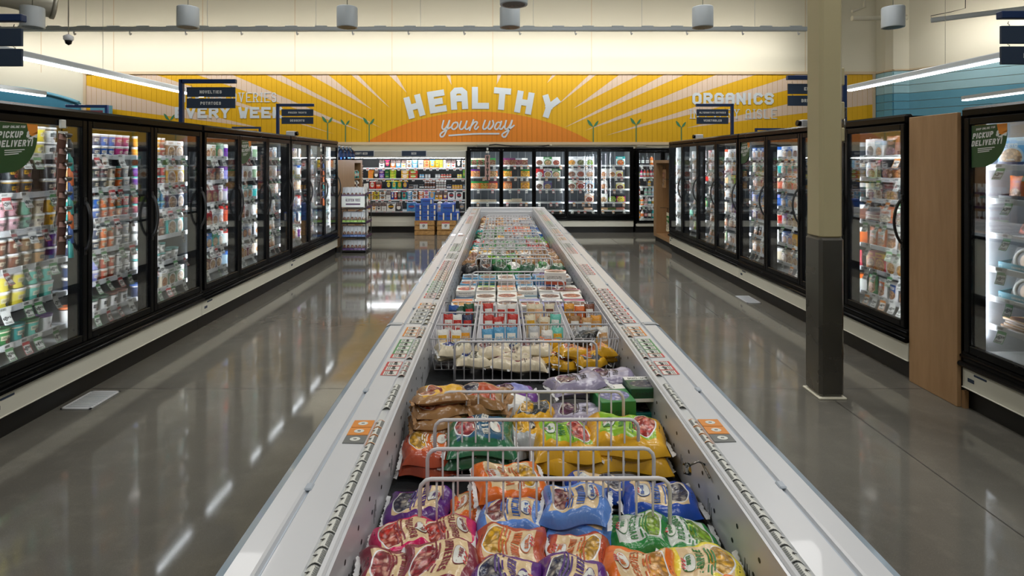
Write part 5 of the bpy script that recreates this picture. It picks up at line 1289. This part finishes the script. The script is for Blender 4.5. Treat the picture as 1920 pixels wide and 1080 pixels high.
# clip strips with scoops on the doors
M['cardbrown'] = plain('brown_card', '#5a3a30', .5); M['pinkcard'] = plain('pink_card', '#c8a098', .5)
def scoop(c, bay, x, z, colr, label, group, small=1.0):
    r = root('ice_cream_scoop', label, 'scoop', at(c, bay, x, -.045, z), c.rz, group, rot=(0, .12, c.rz))
    mb = MB(); mb.box(-.055 * small, .02, .0, .006, -.03, .1, 0, .002); mb.box(-.05 * small, .012, -.001, 0, .06, .095, 1); mb.build('card', ['cardbrown', 'pinkcard'], r)
    mb = MB(); mb.lathe([(.0, .0), (.02, .006), (.027, .02), (.026, .03)], 12, (.0, -.02, .075)); mb.build('bowl', 'steel', r)
    mb = MB(); mb.tube([(.015, -.02, .07), (.03, -.022, .03), (.045, -.022, -.05)], [.008, .015, .017], 10); o = mb.build('grip', 'bodycol', r); cols(o, colr)
def clipstrip(c, bay, x, z0, z1, label):
    r = root('clip_strip', label, 'clip strip', at(c, bay, x, -.036, z0), c.rz)
    mb = MB(); mb.box(-.012, .012, 0, .003, 0, z1 - z0); mb.build('strip', 'clear', r); mb = MB(); mb.box(-.022, .022, -.008, .012, z1 - z0 - .01, z1 - z0 + .05, 0, .004); mb.build('clip', 'tagwhite', r)
    mb = MB(); mb.box(-.04, .04, -.003, 0, z1 - z0 - .075, z1 - z0 - .03); mb.build('header_card', 'tagwhite', r)
clipstrip(CA, 0, .53, 1.08, 1.95, 'clear clip strip of ice cream scoops on the tub freezer door')
for i, cc in enumerate(('charcoal', 'teal', 'orange', 'blue', 'teal', 'orange', 'blue', 'teal')):
    scoop(CA, 0, .525, 1.80 - i * .1, cc, 'carded scoop with %s grip, %s down the clip strip on tub freezer' % (cc, ORD[i]), 'scoops on the tub freezer clip strip')
clipstrip(CC, 1, .5, 1.0, 1.95, 'clear clip strip on the second door of the pale dessert freezer')
for i, cc in enumerate(('charcoal', 'blue', 'orange', 'orange', 'teal', 'blue', 'orange')):
    scoop(CC, 1, .5, 1.72 - i * .115, cc, 'carded scoop with %s grip, %s down the clip strip on pale dessert freezer' % (cc, ORD[i]), 'scoops on the pale dessert freezer clip strip')
clipstrip(CP, 0, .45, 1.1, 1.98, 'clear clip strip of pizza cutters on the pizza freezer')
for i in range(4):
    r = root('pizza_cutter', 'carded pizza cutter, %s down the clip strip on the pizza freezer' % ORD[i], 'pizza cutter', at(CP, 0, .45, -.045, 1.74 - i * .15), 0, 'pizza cutters on the clip strip')
    mb = MB(); mb.box(-.06, .06, 0, .005, -.03, .12, 0, .004); mb.build('card', 'pinkcard', r)
    mb = MB(); mb.tube([(0, -.004, .07), (0, -.009, .07)], .035, 16); mb.build('wheel', 'steel', r)
    mb = MB(); mb.tube([(0, -.008, .06), (.0, -.012, -.03)], [.01, .014], 8); mb.build('grip', 'blackmat', r)

# floor grilles and leaflet
def grille(x0, x1, y0, y1, label):
    r = root('floor_grille', label, 'grille', ((x0 + x1) / 2, (y0 + y1) / 2, 0)); w, d = (x1 - x0) / 2, (y1 - y0) / 2
    mb = MB(); mb.box(-w, w, -d, d, .0005, .003, 1)
    for i in range(14): y = -d + .02 + (2 * d - .04) * i / 13; mb.box(-w + .015, w - .015, y - .005, y + .005, .003, .008, 0)
    for a, b, c_, e in ((-w, w, -d, -d + .014), (-w, w, d - .014, d), (-w, -w + .014, -d, d), (w - .014, w, -d, d)): mb.box(a, b, c_, e, .003, .009, 0)
    mb.build('grille', ['white', 'taggrey'], r)
grille(-3.06, -2.85, 3.86, 4.16, 'white slotted floor grille beside the tub freezer')
grille(2.93, 3.1, 6.75, 7.1, 'white floor grille beside the column freezer kick plate')

# ---------------------------------------------------------------- goods in the chest freezer
def PX(px, py, D):
    """where a line of sight meets the level D below the eye, in the chest's own axes"""
    return ((px - 938) / (py - 303) * D - .12, F * D / (py - 303), H - D)
KRAFT = hx('#d8bf96')
def bag_mesh(w, h, t, seed, text=None, tcol='ink', logo=True, nz=1.0, small=True):
    mb = MB(); nu, nv = 22, 26; rr = random.Random(seed); ph = [rr.uniform(0, 6.3) for _ in range(12)]
    def top(u, v):
        a = max(0.0, 1 - abs(2 * u - 1) ** 4.2); b = max(0.0, 1 - abs(2 * v - 1) ** 3.4)
        body = (a * b) ** .5
        wr = .10 * math.sin(9 * u + 5 * v + ph[0]) + .09 * math.sin(14 * v - 8 * u + ph[1]) + .07 * math.sin(23 * u + 3 * v + ph[2]) + .05 * math.sin(31 * v + 6 * u + ph[3])
        crease = .06 * abs(math.sin(13 * u + ph[4] + 2.5 * math.sin(4 * v + ph[5]))) * (1 - b * .6)
        return t * (.30 + .70 * body * (1 + nz * wr * .8) + nz * crease * .7)
    def bot(u, v):
        a = max(0.0, 1 - abs(2 * u - 1) ** 3.2); b = max(0.0, 1 - abs(2 * v - 1) ** 2.4)
        return t * .30 * (1 - (a * b) ** .5)
    def pos(u, v):
        bow = 1 - .05 * math.sin(PI * v); k = .012 * math.sin(7 * v + ph[6])
        return (u - .5) * w * bow + k, (v - .5) * h + .008 * math.sin(6 * u + ph[7])
    for fn, flip in ((top, 0), (bot, 1)):
        vs = [(*pos(i / nu, j / nv), fn(i / nu, j / nv)) for j in range(nv + 1) for i in range(nu + 1)]
        b0 = len(mb.f)
        fs = [(j * (nu + 1) + i, j * (nu + 1) + i + 1, (j + 1) * (nu + 1) + i + 1, (j + 1) * (nu + 1) + i) for j in range(nv) for i in range(nu)]
        mb.add(vs, [f[::-1] if flip else f for f in fs], 0, True)
        for q, f in enumerate(fs):
            uv = [((k % (nu + 1)) / nu, (k // (nu + 1)) / nv) for k in f]
            if flip: uv = [(0.02, .02)] * 4
            mb.uv[b0 + q] = uv
    S_ = lambda a, b, d: (*pos(a / w + .5, b / h + .5), top(a / w + .5, b / h + .5) + .0012 + d)
    if text:
        hh = min(.023, h * .11); wd = w * .56; n = len(text)
        asp = min(.62, wd / (n * hh * 1.2)); mb.text(text, lambda a, b, d: S_(a, b + h * .03, d), hh, hh * .165, 1, sp=1.25, asp=asp)
        if small:
            for k, ww in ((0, .10), (1, .13), (2, .09)):
                z = h * -.012 - k * .008 - .004
                for q in range(int(ww / .012)): 
                    if rr.random() < .8: mb.ribbon([(-ww / 2 + q * .012, z), (-ww / 2 + q * .012 + .008, z)], .004, S_, 1)
    if logo:
        cx, cz, rx, rz_ = 0.0, h * .235, w * .18, h * .085
        for k, (sx, mt) in enumerate(((1.0, 1), (.93, 2))):
            P = [S_(cx + rx * sx * math.cos(a), cz + rz_ * sx * math.sin(a), .0004 + .0005 * k) for a in [2 * PI * i / 24 for i in range(24)]]
            c0 = S_(cx, cz, .0004 + .0005 * k); mb.add([c0] + P, [(0, i + 1, (i + 1) % 24 + 1) for i in range(24)], mt)
        mb.text('SPROUTS', lambda a, b, d: S_(cx + a, cz - .003 + b, .0016 + d), .010, .0022, 1, asp=.5, sp=1.18)
        for k in range(3): mb.ribbon([(cx - .012 + k * .01, cz + .011), (cx - .006 + k * .01, cz + .0165)], .004, lambda a, b, d: S_(a, b, .0018 + d), 3)
    return mb
def crimp_mesh(w, h, t, seed, sg):
    mb = MB()
    for sg in (sg,):
        n = 22; L = .009
        vs = []
        for i in range(n + 1):
            u = i / n; x = (u - .5) * w + .012 * math.sin(7 * (0 if sg < 0 else 1) + 1); y = sg * h / 2
            z = t * .30 + .004 * math.sin(u * 19 + seed)
            vs += [(x, y - sg * .002, t * .31), (x, y + sg * (L + .003 * (i % 2)), z + .005 * math.sin(u * 7 + seed))]
        mb.add(vs, [(2 * i, 2 * i + 1, 2 * i + 3, 2 * i + 2) for i in range(n)], 0)
    return mb
_bm = {}
BN = [0]
def bag(name, label, p, up, w, h, t, c1, c2, c3, text=None, tcol='ink', tilt=(0, 0), yaw=0.0, group=None, cat='frozen food', logo=True, crimp='crimp', key=None, local=True):
    """pillow bag lying flat; up = +1: its top points to chest +x, -1: to -x, 0: away along the chest"""
    BN[0] += 1; seed = BN[0]
    ex = (h / 2 + .011) if up else w / 2; ex = min(.34, ex * math.cos(yaw) + (w if up else h) / 2 * abs(math.sin(yaw)))
    lim = .468 - ex; p = (max(-lim, min(lim, p[0])), p[1], max(p[2], ZD + .003 + .8 * (abs(tilt[1]) * w + abs(tilt[0]) * h) / 2))
    rz = {1: -PI / 2, -1: PI / 2, 0: 0.0}[up] + yaw + A0
    k = (key, w, h, t) if key else None
    if k and k in _bm: ma, mc = _bm[k]; o = inst(name, ma)
    else:
        mb = bag_mesh(w, h, t, seed, text, tcol, logo); o = mb.build(name, ['bag', tcol, 'tagwhite', 'tagred'], fix=False)
        ma = o.data; mc = []
        for sg in (-1, 1): x = crimp_mesh(w, h, t, seed, sg).build('crimp', crimp, fix=False); mc.append(x.data); bpy.data.objects.remove(x)
        if k: _bm[k] = (ma, mc)
    o.location = CH(*p); o.rotation_euler = (tilt[0], tilt[1], rz)
    cols(o, c1, c2, c3); [inst('crimp', q, o) for q in mc]
    return tag(o, label, cat, group)
for nm, cl in (('txtmaroon', '#7c1f30'), ('txtpurple', '#4a2a78'), ('txtorange', '#c05a1c'), ('txtgreen', '#2c7838'), ('txtblue', '#2a58a8'), ('txtdk', '#38302a'), ('txtlight', '#e8e4d8')):
    M[nm] = plain(nm.replace('txt', '') + '_package_lettering', cl, .4)
Gf = 'fruit bags at the picture end of the chest freezer'
def fb(px, py, D, up, c1, c3, text, tcol, label, w=.165, h=.19, t=.052, yaw=0, tilt=(0, 0), under=1, c2=KRAFT, name='fruit_bag'):
    x, y, z = PX(px, py, D); zb = z - t * .8; h *= .94
    q = bag(name, label, (x, y, zb), up, w, h, t, c1, c2, c3, text, tcol, tilt, yaw, Gf)
    z0 = zb
    for i in range(under):
        z0 -= t * .62
        if z0 < ZD: z0 = ZD + .001 if i == 0 and zb > ZD + .015 else None
        if z0 is None: break
        bag(name, label.replace(' bag', ' lower bag', 1) + (' below' if i else ''), (x + R0.uniform(-.012, .012), y + R0.uniform(-.01, .012), z0), up, w, h, t, c1, c2, c3, None, tcol, (0, 0), yaw + R0.uniform(-.08, .08), Gf, logo=False, key=('u', c1 if isinstance(c1, str) else 'k'))
R0 = random.Random(4)
fb(682, 1062, .935, 1, 'maroon', 'crimson', 'RASPBERRIES', 'txtmaroon', 'maroon raspberries bag against the inner wall at the picture bottom', yaw=.10)
fb(822, 1052, .905, 1, 'maroon', 'crimson', 'RASPBERRIES', 'txtmaroon', 'maroon raspberries bag lying higher, beside the orange tropical fruit bag', yaw=-.05, tilt=(0, .05), h=.185)
fb(712, 1003, .955, 1, 'hotpink', 'red', 'RHUBARB', 'txtmaroon', 'hot pink rhubarb bag against the inner wall', yaw=.12, h=.185, w=.15)
fb(840, 998, .955, 1, 'hotpink', 'red', 'RHUBARB', 'txtmaroon', 'hot pink rhubarb bag behind the higher raspberries bag', yaw=.05, h=.17, w=.15)
fb(783, 940, 1.0, 1, 'purple', 'navy', 'BERRY MEDLEY', 'txtpurple', 'purple berry medley bag lying by the dark deck', yaw=.06, h=.20, w=.165, under=0)
fb(885, 950, 1.0, -1, 'orange', 'gold', 'MANGO', 'txtorange', 'orange mango bag low behind the pale blue fruit bag', h=.15, w=.15, under=0)
fb(955, 893, .93, -1, 'orange', 'gold', 'MANGO', 'txtorange', 'orange mango bag lying tilted on top behind the pale blue bag', h=.215, w=.16, yaw=.14, tilt=(.05, -.16), t=.06, under=1)
BLUE_ = hx('#5a86d0')
fb(960, 960, .955, 1, BLUE_, 'maroon', 'ANTIOXIDANT', 'txtblue', 'periwinkle blue fruit bag in the middle below the tilted orange mango bag', h=.19, w=.16, yaw=-.03)
fb(1080, 935, .915, 1, BLUE_, 'maroon', 'ANTIOXIDANT', 'txtblue', 'periwinkle blue fruit bag on top of its crumpled pile', h=.19, w=.15, yaw=-.2, tilt=(.12, .08), under=0)
for i, (dy, D) in enumerate(((30, .955), (50, .985))): fb(1083 - 4 * i, 945 + dy * .8, D, 1, BLUE_, 'maroon', None, 'txtblue', 'periwinkle blue fruit bag, %s below the top one of its pile' % ORD[i], h=.185, w=.15, yaw=-.15 + .1 * i, under=0)
fb(1120, 905, .99, -1, 'royal', 'navy', None, 'txtblue', 'royal blue bag half hidden behind the periwinkle pile', h=.19, w=.13, under=0)
fb(1250, 930, .975, -1, 'royal', 'navy', 'BLUEBERRIES', 'txtblue', 'royal blue blueberries bag near the clip on the inner wall', h=.235, w=.17, yaw=.02, under=0)
SILV = hx('#c4ccc8')
fb(1200, 993, .965, -1, 'green', 'lime', 'AVOCADOS', 'txtgreen', 'green avocados bag behind the wire beside the periwinkle pile', h=.175, w=.165, yaw=-.12, c2=SILV)
fb(1312, 1005, .985, -1, 'green', 'lime', 'AVOCADOS', 'txtgreen', 'green avocados bag against the inner wall', h=.185, w=.165, yaw=-.1, c2=SILV, under=0)
fb(958, 1022, .925, 1, 'rust', 'gold', 'TROPICAL FRUIT', 'txtorange', 'orange red tropical fruit bag in the middle in front of the pale blue bag', h=.185, w=.165, yaw=.04, tilt=(.0, .04))
fb(1082, 1035, .95, -1, 'rust', 'gold', 'TROPICAL FRUIT', 'txtorange', 'orange red tropical fruit bag partly under the purple berry bag', h=.17, w=.16, yaw=-.08)
fb(955, 1085, .90, 1, 'purple', 'navy', 'BERRY MEDLEY', 'txtpurple', 'purple berry medley bag at the picture bottom below the tropical fruit', h=.175, w=.155, yaw=.05)
fb(1072, 1082, .895, 1, 'purple', 'navy', 'BERRY MEDLEY', 'txtpurple', 'purple berry medley bag at the picture bottom beside the peaches', h=.155, w=.155, yaw=-.1)
fb(1207, 1066, .93, -1, 'orange', 'amber', 'PEACHES', 'txtorange', 'orange peaches bag in front of the avocados', h=.18, w=.16, yaw=-.06)
fb(1338, 1062, .95, -1, 'yellow', 'gold', 'PINEAPPLE', 'txtgreen', 'yellow pineapple bag in front of the avocados by the inner wall', h=.19, w=.16, yaw=-.12)
fb(1410, 1118, .95, -1, 'orange', 'gold', None, 'txtorange', 'orange bag corner at the picture bottom by the inner wall', h=.18, w=.15, yaw=-.1)

# second compartment: larger bags
GRN = hx('#2a6a4a')
fb(786, 830, .965, 1, 'rust', 'gold', 'MANGO BERRY', 'txtlight', 'orange mango berry bag with a blue band by the inner wall', h=.20, w=.20, t=.06, c2=hx('#d0682c'), under=1, yaw=.05)
fb(902, 805, .925, 1, GRN, 'crimson', 'BERRIES & KALE', 'txtlight', 'large dark green berries bag with blue edges behind the wire', h=.245, w=.25, t=.07, c2=hx('#2c5a78'), under=1)
fb(985, 800, .955, 1, 'silver', 'gold', None, 'ink', 'white and yellow bag squeezed beside the large dark green bag', h=.13, w=.2, t=.07, c2='gold', under=1)
fb(1058, 815, .94, -1, 'gold', 'red', 'MANGO', 'txtgreen', 'lime and yellow mango bag behind the wire in the middle', h=.235, w=.22, t=.085, c2='lime', under=1)
fb(1193, 803, .925, -1, 'gold', 'red', 'MANGO', 'txtgreen', 'large lime and yellow mango bag by the inner wall', h=.285, w=.235, t=.09, c2='lime', under=1, yaw=-.05)

# third compartment: kraft bags, acai, green cartons
def kraftpile(px, py, D, n, label, yaw, tilt=(0, 0), c3='rust', c2='gold'):
    x, y, z = PX(px, py, D); t = .042
    for i in range(n):
        zz = z - t * .75 - i * t * .68
        if zz < ZD - .002: break
        bag('kraft_bag', 'kraft brown smoothie bag, %s from the top of the pile %s' % (ORD[i], label), (x + R0.uniform(-.015, .015), y - .012 * i + R0.uniform(-.01, .01), zz), 1 if i == 0 else 1, .16, .19, t, 'kraft', c2 if i == 0 else 'brown', c3, None, 'txtdk', tilt if i == 0 else (0, R0.uniform(-.06, .06)), yaw + R0.uniform(-.1, .1), Gk, logo=False, crimp='kraftpaper', key=None if i == 0 else 'kraft')
Gk = 'kraft bags in the chest freezer'; M['kraftpaper'] = plain('kraft_paper', '#9a744c', .7)
kraftpile(775, 742, .87, 6, 'by the inner wall', .25, (0, -.3))
kraftpile(838, 735, .875, 5, 'second from the inner wall', -.05, (0, -.05), 'rust', 'gold')
kraftpile(905, 735, .88, 5, 'third from the inner wall', -.12, (0, .06), 'navy', 'rust')
def sb(px, py, D, up, w, h, t, c1, c2, c3, label, text=None, tcol='ink', yaw=0, tilt=(0, 0), name='frozen_bag', key=None, crimp='crimp'):
    x, y, z = PX(px, py, D); return bag(name, label, (x, y, max(ZD + .002, z - t * .8)), up, w, h, t, c1, c2, c3, text, tcol, tilt, yaw, 'frozen bags in the chest freezer', logo=False, key=key, crimp=crimp)
sb(955, 757, .93, 1, .15, .18, .06, 'silver', 'white', 'gold', 'white bag with yellow pieces beside the kraft piles', yaw=.1)
sb(1000, 768, .93, 1, .15, .15, .06, 'gold', 'charcoal', 'gold', 'yellow and black bag in the middle behind the wire', yaw=-.1)
sb(965, 732, .97, 1, .15, .18, .05, 'violet', 'lavender', 'plum', 'lavender bag lying flat behind the white and yellow bag', yaw=.05)
LAV = hx('#8c86a0')
sb(1082, 712, .885, 1, .175, .22, .05, LAV, hx('#a8a4b8'), 'plum', 'grey lavender açaí bag tilted on top, in the middle of the chest', 'AÇAI', 'txtdk', yaw=.22, tilt=(.12, -.06))
sb(1168, 702, .90, 1, .17, .22, .05, LAV, hx('#a8a4b8'), 'plum', 'grey lavender açaí bag by the inner wall behind the green cartons', 'AÇAI', 'txtdk', yaw=.06)
sb(1085, 722, .93, 1, .17, .22, .05, LAV, 'violet', 'plum', 'lavender açaí bag under the tilted one', yaw=.1)
sb(1085, 772, .945, 1, .17, .215, .055, LAV, hx('#a8a4b8'), 'plum', 'grey lavender açaí bag behind the wire in front of the tilted one', 'AÇAI', 'txtdk', yaw=-.12)
sb(1085, 785, .98, 1, .17, .21, .05, LAV, 'violet', 'plum', 'lavender açaí bag at the bottom of the front pile', yaw=-.05)
Gx = 'cartons in the chest freezer'
def carton(x, y, z, w, d, h, c, label, yaw=0.0, tilt=(0, 0), name='frozen_carton'):
    def mk(): mb = MB(); mb.box(-w / 2, w / 2, -d / 2, d / 2, 0, h, 0, .002); return mb.build('carton', 'flat')
    o = inst(name, mesh_of(('cart', round(w, 3), round(d, 3), round(h, 3)), mk), None, CH(x, y, z), A0 + yaw); o.rotation_euler.x, o.rotation_euler.y = tilt
    c = c.split('/'); cols(o, c[0], c[1] if len(c) > 1 else None, c[2] if len(c) > 2 else None); return tag(o, label, 'frozen food', Gx)
def cpx(px, py, D, w, d, h, c, label, **k):
    x, y, z = PX(px, py, D); z0 = max(ZD + .001, z - h); return carton(x, y, z0, w, d, h, c, label, **k)
cpx(1148, 738, .90, .135, .16, .12, 'green/white/lavender', 'tall green and white carton behind the wire by the açaí bags', yaw=.12)
cpx(1210, 718, .88, .15, .12, .055, 'forest/white/navy', 'dark green carton on top by the inner wall', yaw=.05)
cpx(1208, 722, .935, .15, .12, .055, 'charcoal/forest/navy', 'dark carton under the dark green one by the inner wall', yaw=.03)
cpx(1200, 762, .99, .16, .14, .05, 'teal/white/navy', 'teal and white carton lying low behind the lime mango bag', yaw=.04)

# fourth compartment: cream and yellow bags on the dark deck
for i, (px, py, D, yw) in enumerate(((808, 655, .95, .2), (852, 648, .92, .25), (888, 668, .96, 0))):
    sb(px, py, D, 1, .13, .17, .06, 'cream', hx('#c8c4ae'), 'royal', 'cream ranch bag with blue band, %s from the inner wall' % ORD[i], 'RANCH', 'ink', yaw=yw)
for i, (px, py, D, yw) in enumerate(((925, 650, .93, .1), (965, 662, .95, -.1), (1000, 648, .92, .1), (945, 672, .97, .0), (992, 676, .97, -.1))):
    sb(px, py, D, 1, .14, .18, .06, 'cream', hx('#c8b8a4'), 'maroon', 'cream bag with maroon edges, %s in the middle cluster behind the wire' % ORD[i], 'RANCH' if i != 3 else None, 'ink', yaw=yw)
for i, (px, py, D, yw, c2) in enumerate(((1022, 640, .93, .6, 'orange'), (1040, 665, .96, 1.1, 'charcoal'), (1072, 655, .93, .4, 'apricot'), (1105, 668, .96, .5, 'charcoal'), (1150, 655, .94, .2, 'apricot'), (1180, 662, .96, .5, 'brown'), (1062, 678, .985, .2, 'charcoal'))):
    sb(px, py, D, 1, .11, .16, .06, 'gold', c2, 'orange', 'golden yellow bag with dark print, %s across behind the wire' % ORD[i], yaw=yw, tilt=(R0.uniform(-.2, .2), R0.uniform(-.2, .2)))
sb(1092, 628, .89, 1, .12, .17, .04, 'black', 'charcoal', 'silver', 'black bag leaning up beside the golden yellow bags', yaw=-.6, tilt=(.3, .3))

# wire baskets across the chest with upright bags
Gw = 'wire baskets across the chest freezer'; Gu = 'bags standing in the wire baskets'
for i, (xa, xb) in enumerate(((-.465, -.255), (-.235, -.015), (.005, .225), (.245, .465))):
    r = root('wire_basket', 'white wire basket of small bags, %s across the chest freezer' % ORD[i], 'basket', CH((xa + xb) / 2, 3.12, ZD + .004), A0, Gw); W = (xb - xa) / 2; Dp = .36; h = .17
    mb = MB(); 
    for z, k in ((0, .85), (h * .5, .93), (h, 1.0)): mb.tube([(-W * k, -Dp * k, z), (W * k, -Dp * k, z), (W * k, Dp * k, z), (-W * k, Dp * k, z)], .0045 if z == h else .003, 6, closed=True)
    n = 5
    for j in range(n + 1):
        for s in (-1, 1): x = -W + 2 * W * j / n; mb.tube([(x * .85, s * Dp * .85, 0), (x, s * Dp, h)], .003, 5)
    for j in range(15):
        for s in (-1, 1): y = -Dp + 2 * Dp * j / 14; mb.tube([(s * W * .85, y * .85, 0), (s * W, y, h)], .003, 5)
    for j in range(7): y = (-Dp + 2 * Dp * j / 6) * .85; mb.tube([(-W * .85, y, 0), (W * .85, y, 0)], .003, 5)
    mb.build('wire_lattice', 'wire', r, fix=False)
    for yp in (-.12, .12):
        mb = MB(); mb.tube([(-W, yp, h + .0), (W, yp, h)], .0045, 6)
        for j in range(7): x = -W + 2 * W * j / 6; mb.tube([(x * .9, yp, .01), (x, yp, h)], .0028, 5)
        mb.build('wire_partition', 'wire', r, fix=False)
    sets = [(('white/gold/red', 'white/gold/rust', 'silver/amber/red'), ('red/white', 'white/red', 'navy/red'), ('blue/navy', 'forest/silver', 'forest/red')),
            (('sky/white/blue', 'sky/white/blue', 'sky/white/royal'), ('red/white/red', 'red/white/rust', 'red/white/red'), ('red/white', 'white/red', 'white/red')),
            (('silver/white/gold', 'white/silver/gold', 'aqua/gold'), ('cream/gold', 'cream/tan', 'aqua/white'), ('cream/tan', 'cream/peach', 'cream/brown')),
            (('silver/gold/tan', 'silver/gold/tan', 'white/tan'), ('kraft/white', 'tan/white', 'amber/tan'), ('amber/kraft', 'orange/brown', 'brown/white'))][i]
    for q, row in enumerate(sets):
        for j, c in enumerate(row):
            o = inst('small_bag', pouch_me(.062, .05, .155 + .02 * R0.random(), j % 3), None, CH(xa + .028 + j * (xb - xa - .04) / 3 + .025, 3.12 - .3 + q * .235 + .03, ZD + .026), A0 + R0.uniform(-.2, .2)); o.rotation_euler.x = -.25
            cols(o, *(c.split('/') + [None])[:3]); tag(o, '%s small bag, %s in row %s of the %s wire basket across' % (cname(c.split('/')[0]), ORD[j], ORD[q], ORD[i]), 'frozen food', Gu)

# cartons behind the baskets
BX = [(872, 555, .955, .125, .10, .05, 'steel/sage/white', 'steel blue carton by the inner wall behind the baskets'), (880, 575, 1.0, .12, .1, .06, 'silver/white/rust', 'grey carton under the steel blue one'),
      (896, 572, .95, .16, .10, .045, 'white/orange/amber', 'white carton with orange end behind the second basket'), (958, 553, .94, .185, .12, .075, 'white/orange/apricot', 'large white carton with golden dish and orange end in the middle'),
      (1010, 566, .965, .09, .10, .09, 'plum/lavender/silver', 'plum purple carton in the middle behind the third basket'), (1037, 566, .965, .09, .10, .09, 'plum/lavender/white', 'plum purple carton next to the magenta carton pile')]
for b in BX: cpx(*b[:7], b[7])
for k in range(4):
    x, y, z = PX(1062, 545, .915); carton(x + .004 * k, y - .0, z - .042 * (k + 1), .2, .10, .04, 'white/magenta/brown', 'white and magenta carton with brown dish, %s from the top of its pile' % ORD[k], yaw=.02 * (k % 2))
sb(1100, 545, .95, 0, .14, .19, .06, 'brown', 'cream', 'chocolate', 'brown clear bag by the inner wall beside the magenta carton pile', yaw=-.3)
sb(1108, 520, .95, 0, .13, .17, .06, 'navy', 'brown', 'brown', 'navy topped bag of brown pieces by the inner wall', yaw=-.3)
rows = [(3.64, 3, 'white/orange/amber silver/white/rust white/white/brown white/lavender/rust lavender/white/plum white/magenta/brown'), (3.84, 3, 'white/silver/rust white/silver/brown white/white/rust white/white/brown white/silver/brown white/white/rust'),
        (4.04, 3, 'white/silver/red white/lime/brown white/orange/tan white/paleblue/brown white/blue/brown white/silver/brown'), (4.25, 2, 'sky/white/maroon white/silver/brown white/brown/rust sky/white/navy white/silver/brown silver/white/brown'),
        (4.46, 3, 'sky/white/rust sky/sage/brown white/silver/brown sky/silver/brown sky/lavender/brown silver/white/brown'), (4.68, 2, 'sky/white/navy sage/white/brown white/green/brown sky/silver/brown silver/lavender/brown white/white/brown')]
for q, (y, nl, cs) in enumerate(rows):
    cs = cs.split(); w = .88 / len(cs)
    for i, c in enumerate(cs):
        dz = R0.choice((0, 0, .012)); m = nl - (R0.random() < .2)
        for l in range(m):
            carton(-.44 + w * (i + .5), y + R0.uniform(-.012, .012), ZD + .001 + l * .0445, w - .012, .175, .043, c, '%s carton, %s, %s across in carton row %s behind the baskets' % (cname(c.split('/')[0]), ('lowest', 'second up', 'third up')[l], ORD[i], ORD[q]), yaw=R0.uniform(-.05, .05))
carton(.29, 4.17, ZD + .139, .16, .11, .09, 'white/rust/brown', 'white carton with dark dish lying askew on top of the second carton row', yaw=-.12)
sb(1062, 511, .93, 1, .16, .22, .06, 'purple', 'white', 'orange', 'purple and white bag by the inner wall beyond the cartons', yaw=.2)
sb(1072, 522, .95, 1, .15, .22, .06, 'teal', 'white', 'orange', 'teal and white pointed bag by the inner wall beyond the cartons', yaw=.3)
# bags in the far compartments
FAR = [(4.93, 'black charcoal forest/forest green/white forest/forest white/green forest/sage', 2), (5.2, 'kraft/brown black green/lime forest/green kraft/tan kraft/tan kraft kraft', 2), (5.45, 'kraft/brown lime/white green/forest lime/green brown/white kraft/kraft kraft/kraft', 2),
       (5.66, 'gold/white white/gold silver/grey tan/brown white/tan kraft kraft/brown', 2), (5.95, 'grey/sage gold/white amber/grey silver steel/grey grey/red kraft kraft/brown', 1), (6.27, 'amber/white gold/grey silver/grey sage/grey teal/silver paleblue/red rust/grey', 1),
       (6.58, 'teal/silver green/grey sage/grey silver/green green/grey red/silver rust/white', 1), (6.83, 'red/silver grey green/grey sage/silver paleblue/grey red/grey lime/green', 1), (7.15, 'forest/green sage/grey silver/gold grey steel/silver lime/teal lime/teal', 1),
       (7.55, 'forest green/grey sage/grey silver/grey orange/white grey blue/white', 1), (7.92, 'teal/silver sage/grey sage/silver orange/red rust/orange orange/white sky/blue', 1), (8.28, 'brown/white brown/cream sage/grey silver/grey red/orange orange/gold blue/silver', 1),
       (8.62, 'brown/cream cream/brown brown/tan tan/grey grey/silver brown/grey steel/grey', 1), (9.1, 'kraft/brown brown/grey tan/brown grey brown/tan steel/grey silver/grey', 1), (9.6, 'tan/brown grey kraft/tan grey silver/grey tan/brown grey', 1)]
for q, (y, cs, nl) in enumerate(FAR):
    cs = cs.split(); n = len(cs); step = .88 / n
    for i, c in enumerate(cs):
        c = c.split('/'); w = step * 1.02
        for l in range(nl):
            o = bag('frozen_bag', '%s frozen bag%s, %s across in far bag row %s of the island' % (cname(c[0]), ['', ' on top'][l], ORD[i], ORD[q]), (-.44 + step * (i + .5) + R0.uniform(-.008, .008), y + R0.uniform(-.03, .03), ZD + .002 + l * .06), 0, w, .20, .085, c[0], c[1] if len(c) > 1 else c[0], c[-1] if len(c) > 1 else 'brown', None, 'ink', (R0.uniform(-.12, .2) if l else 0, R0.uniform(-.12, .12) if l else 0), R0.uniform(-.3, .3), 'frozen bags in the far chest compartments', logo=False, key='far%d' % (R0.randint(0, 2)))
# clip hooked on the inner wall
x, y, z = PX(1330, 880, .89)
r = root('shelf_clip', 'clear round clip on a wire arm hooked on the inner wall by the blueberries bag', 'clip', CH(.474, y, .835), A0)
mb = MB(); mb.tube([(0, 0, 0), (-.02, 0, .01), (-.06, -.01, .0)], .003, 6); mb.tube([(-.01, .0, .006), (-.01, -.06, -.004)], .003, 6); mb.build('arm', 'steel', r)
mb = MB(); mb.tube([(-.05, -.012, -.005), (-.066, -.012, -.005)], [.018, .014], 14); mb.build('button', 'clear', r)
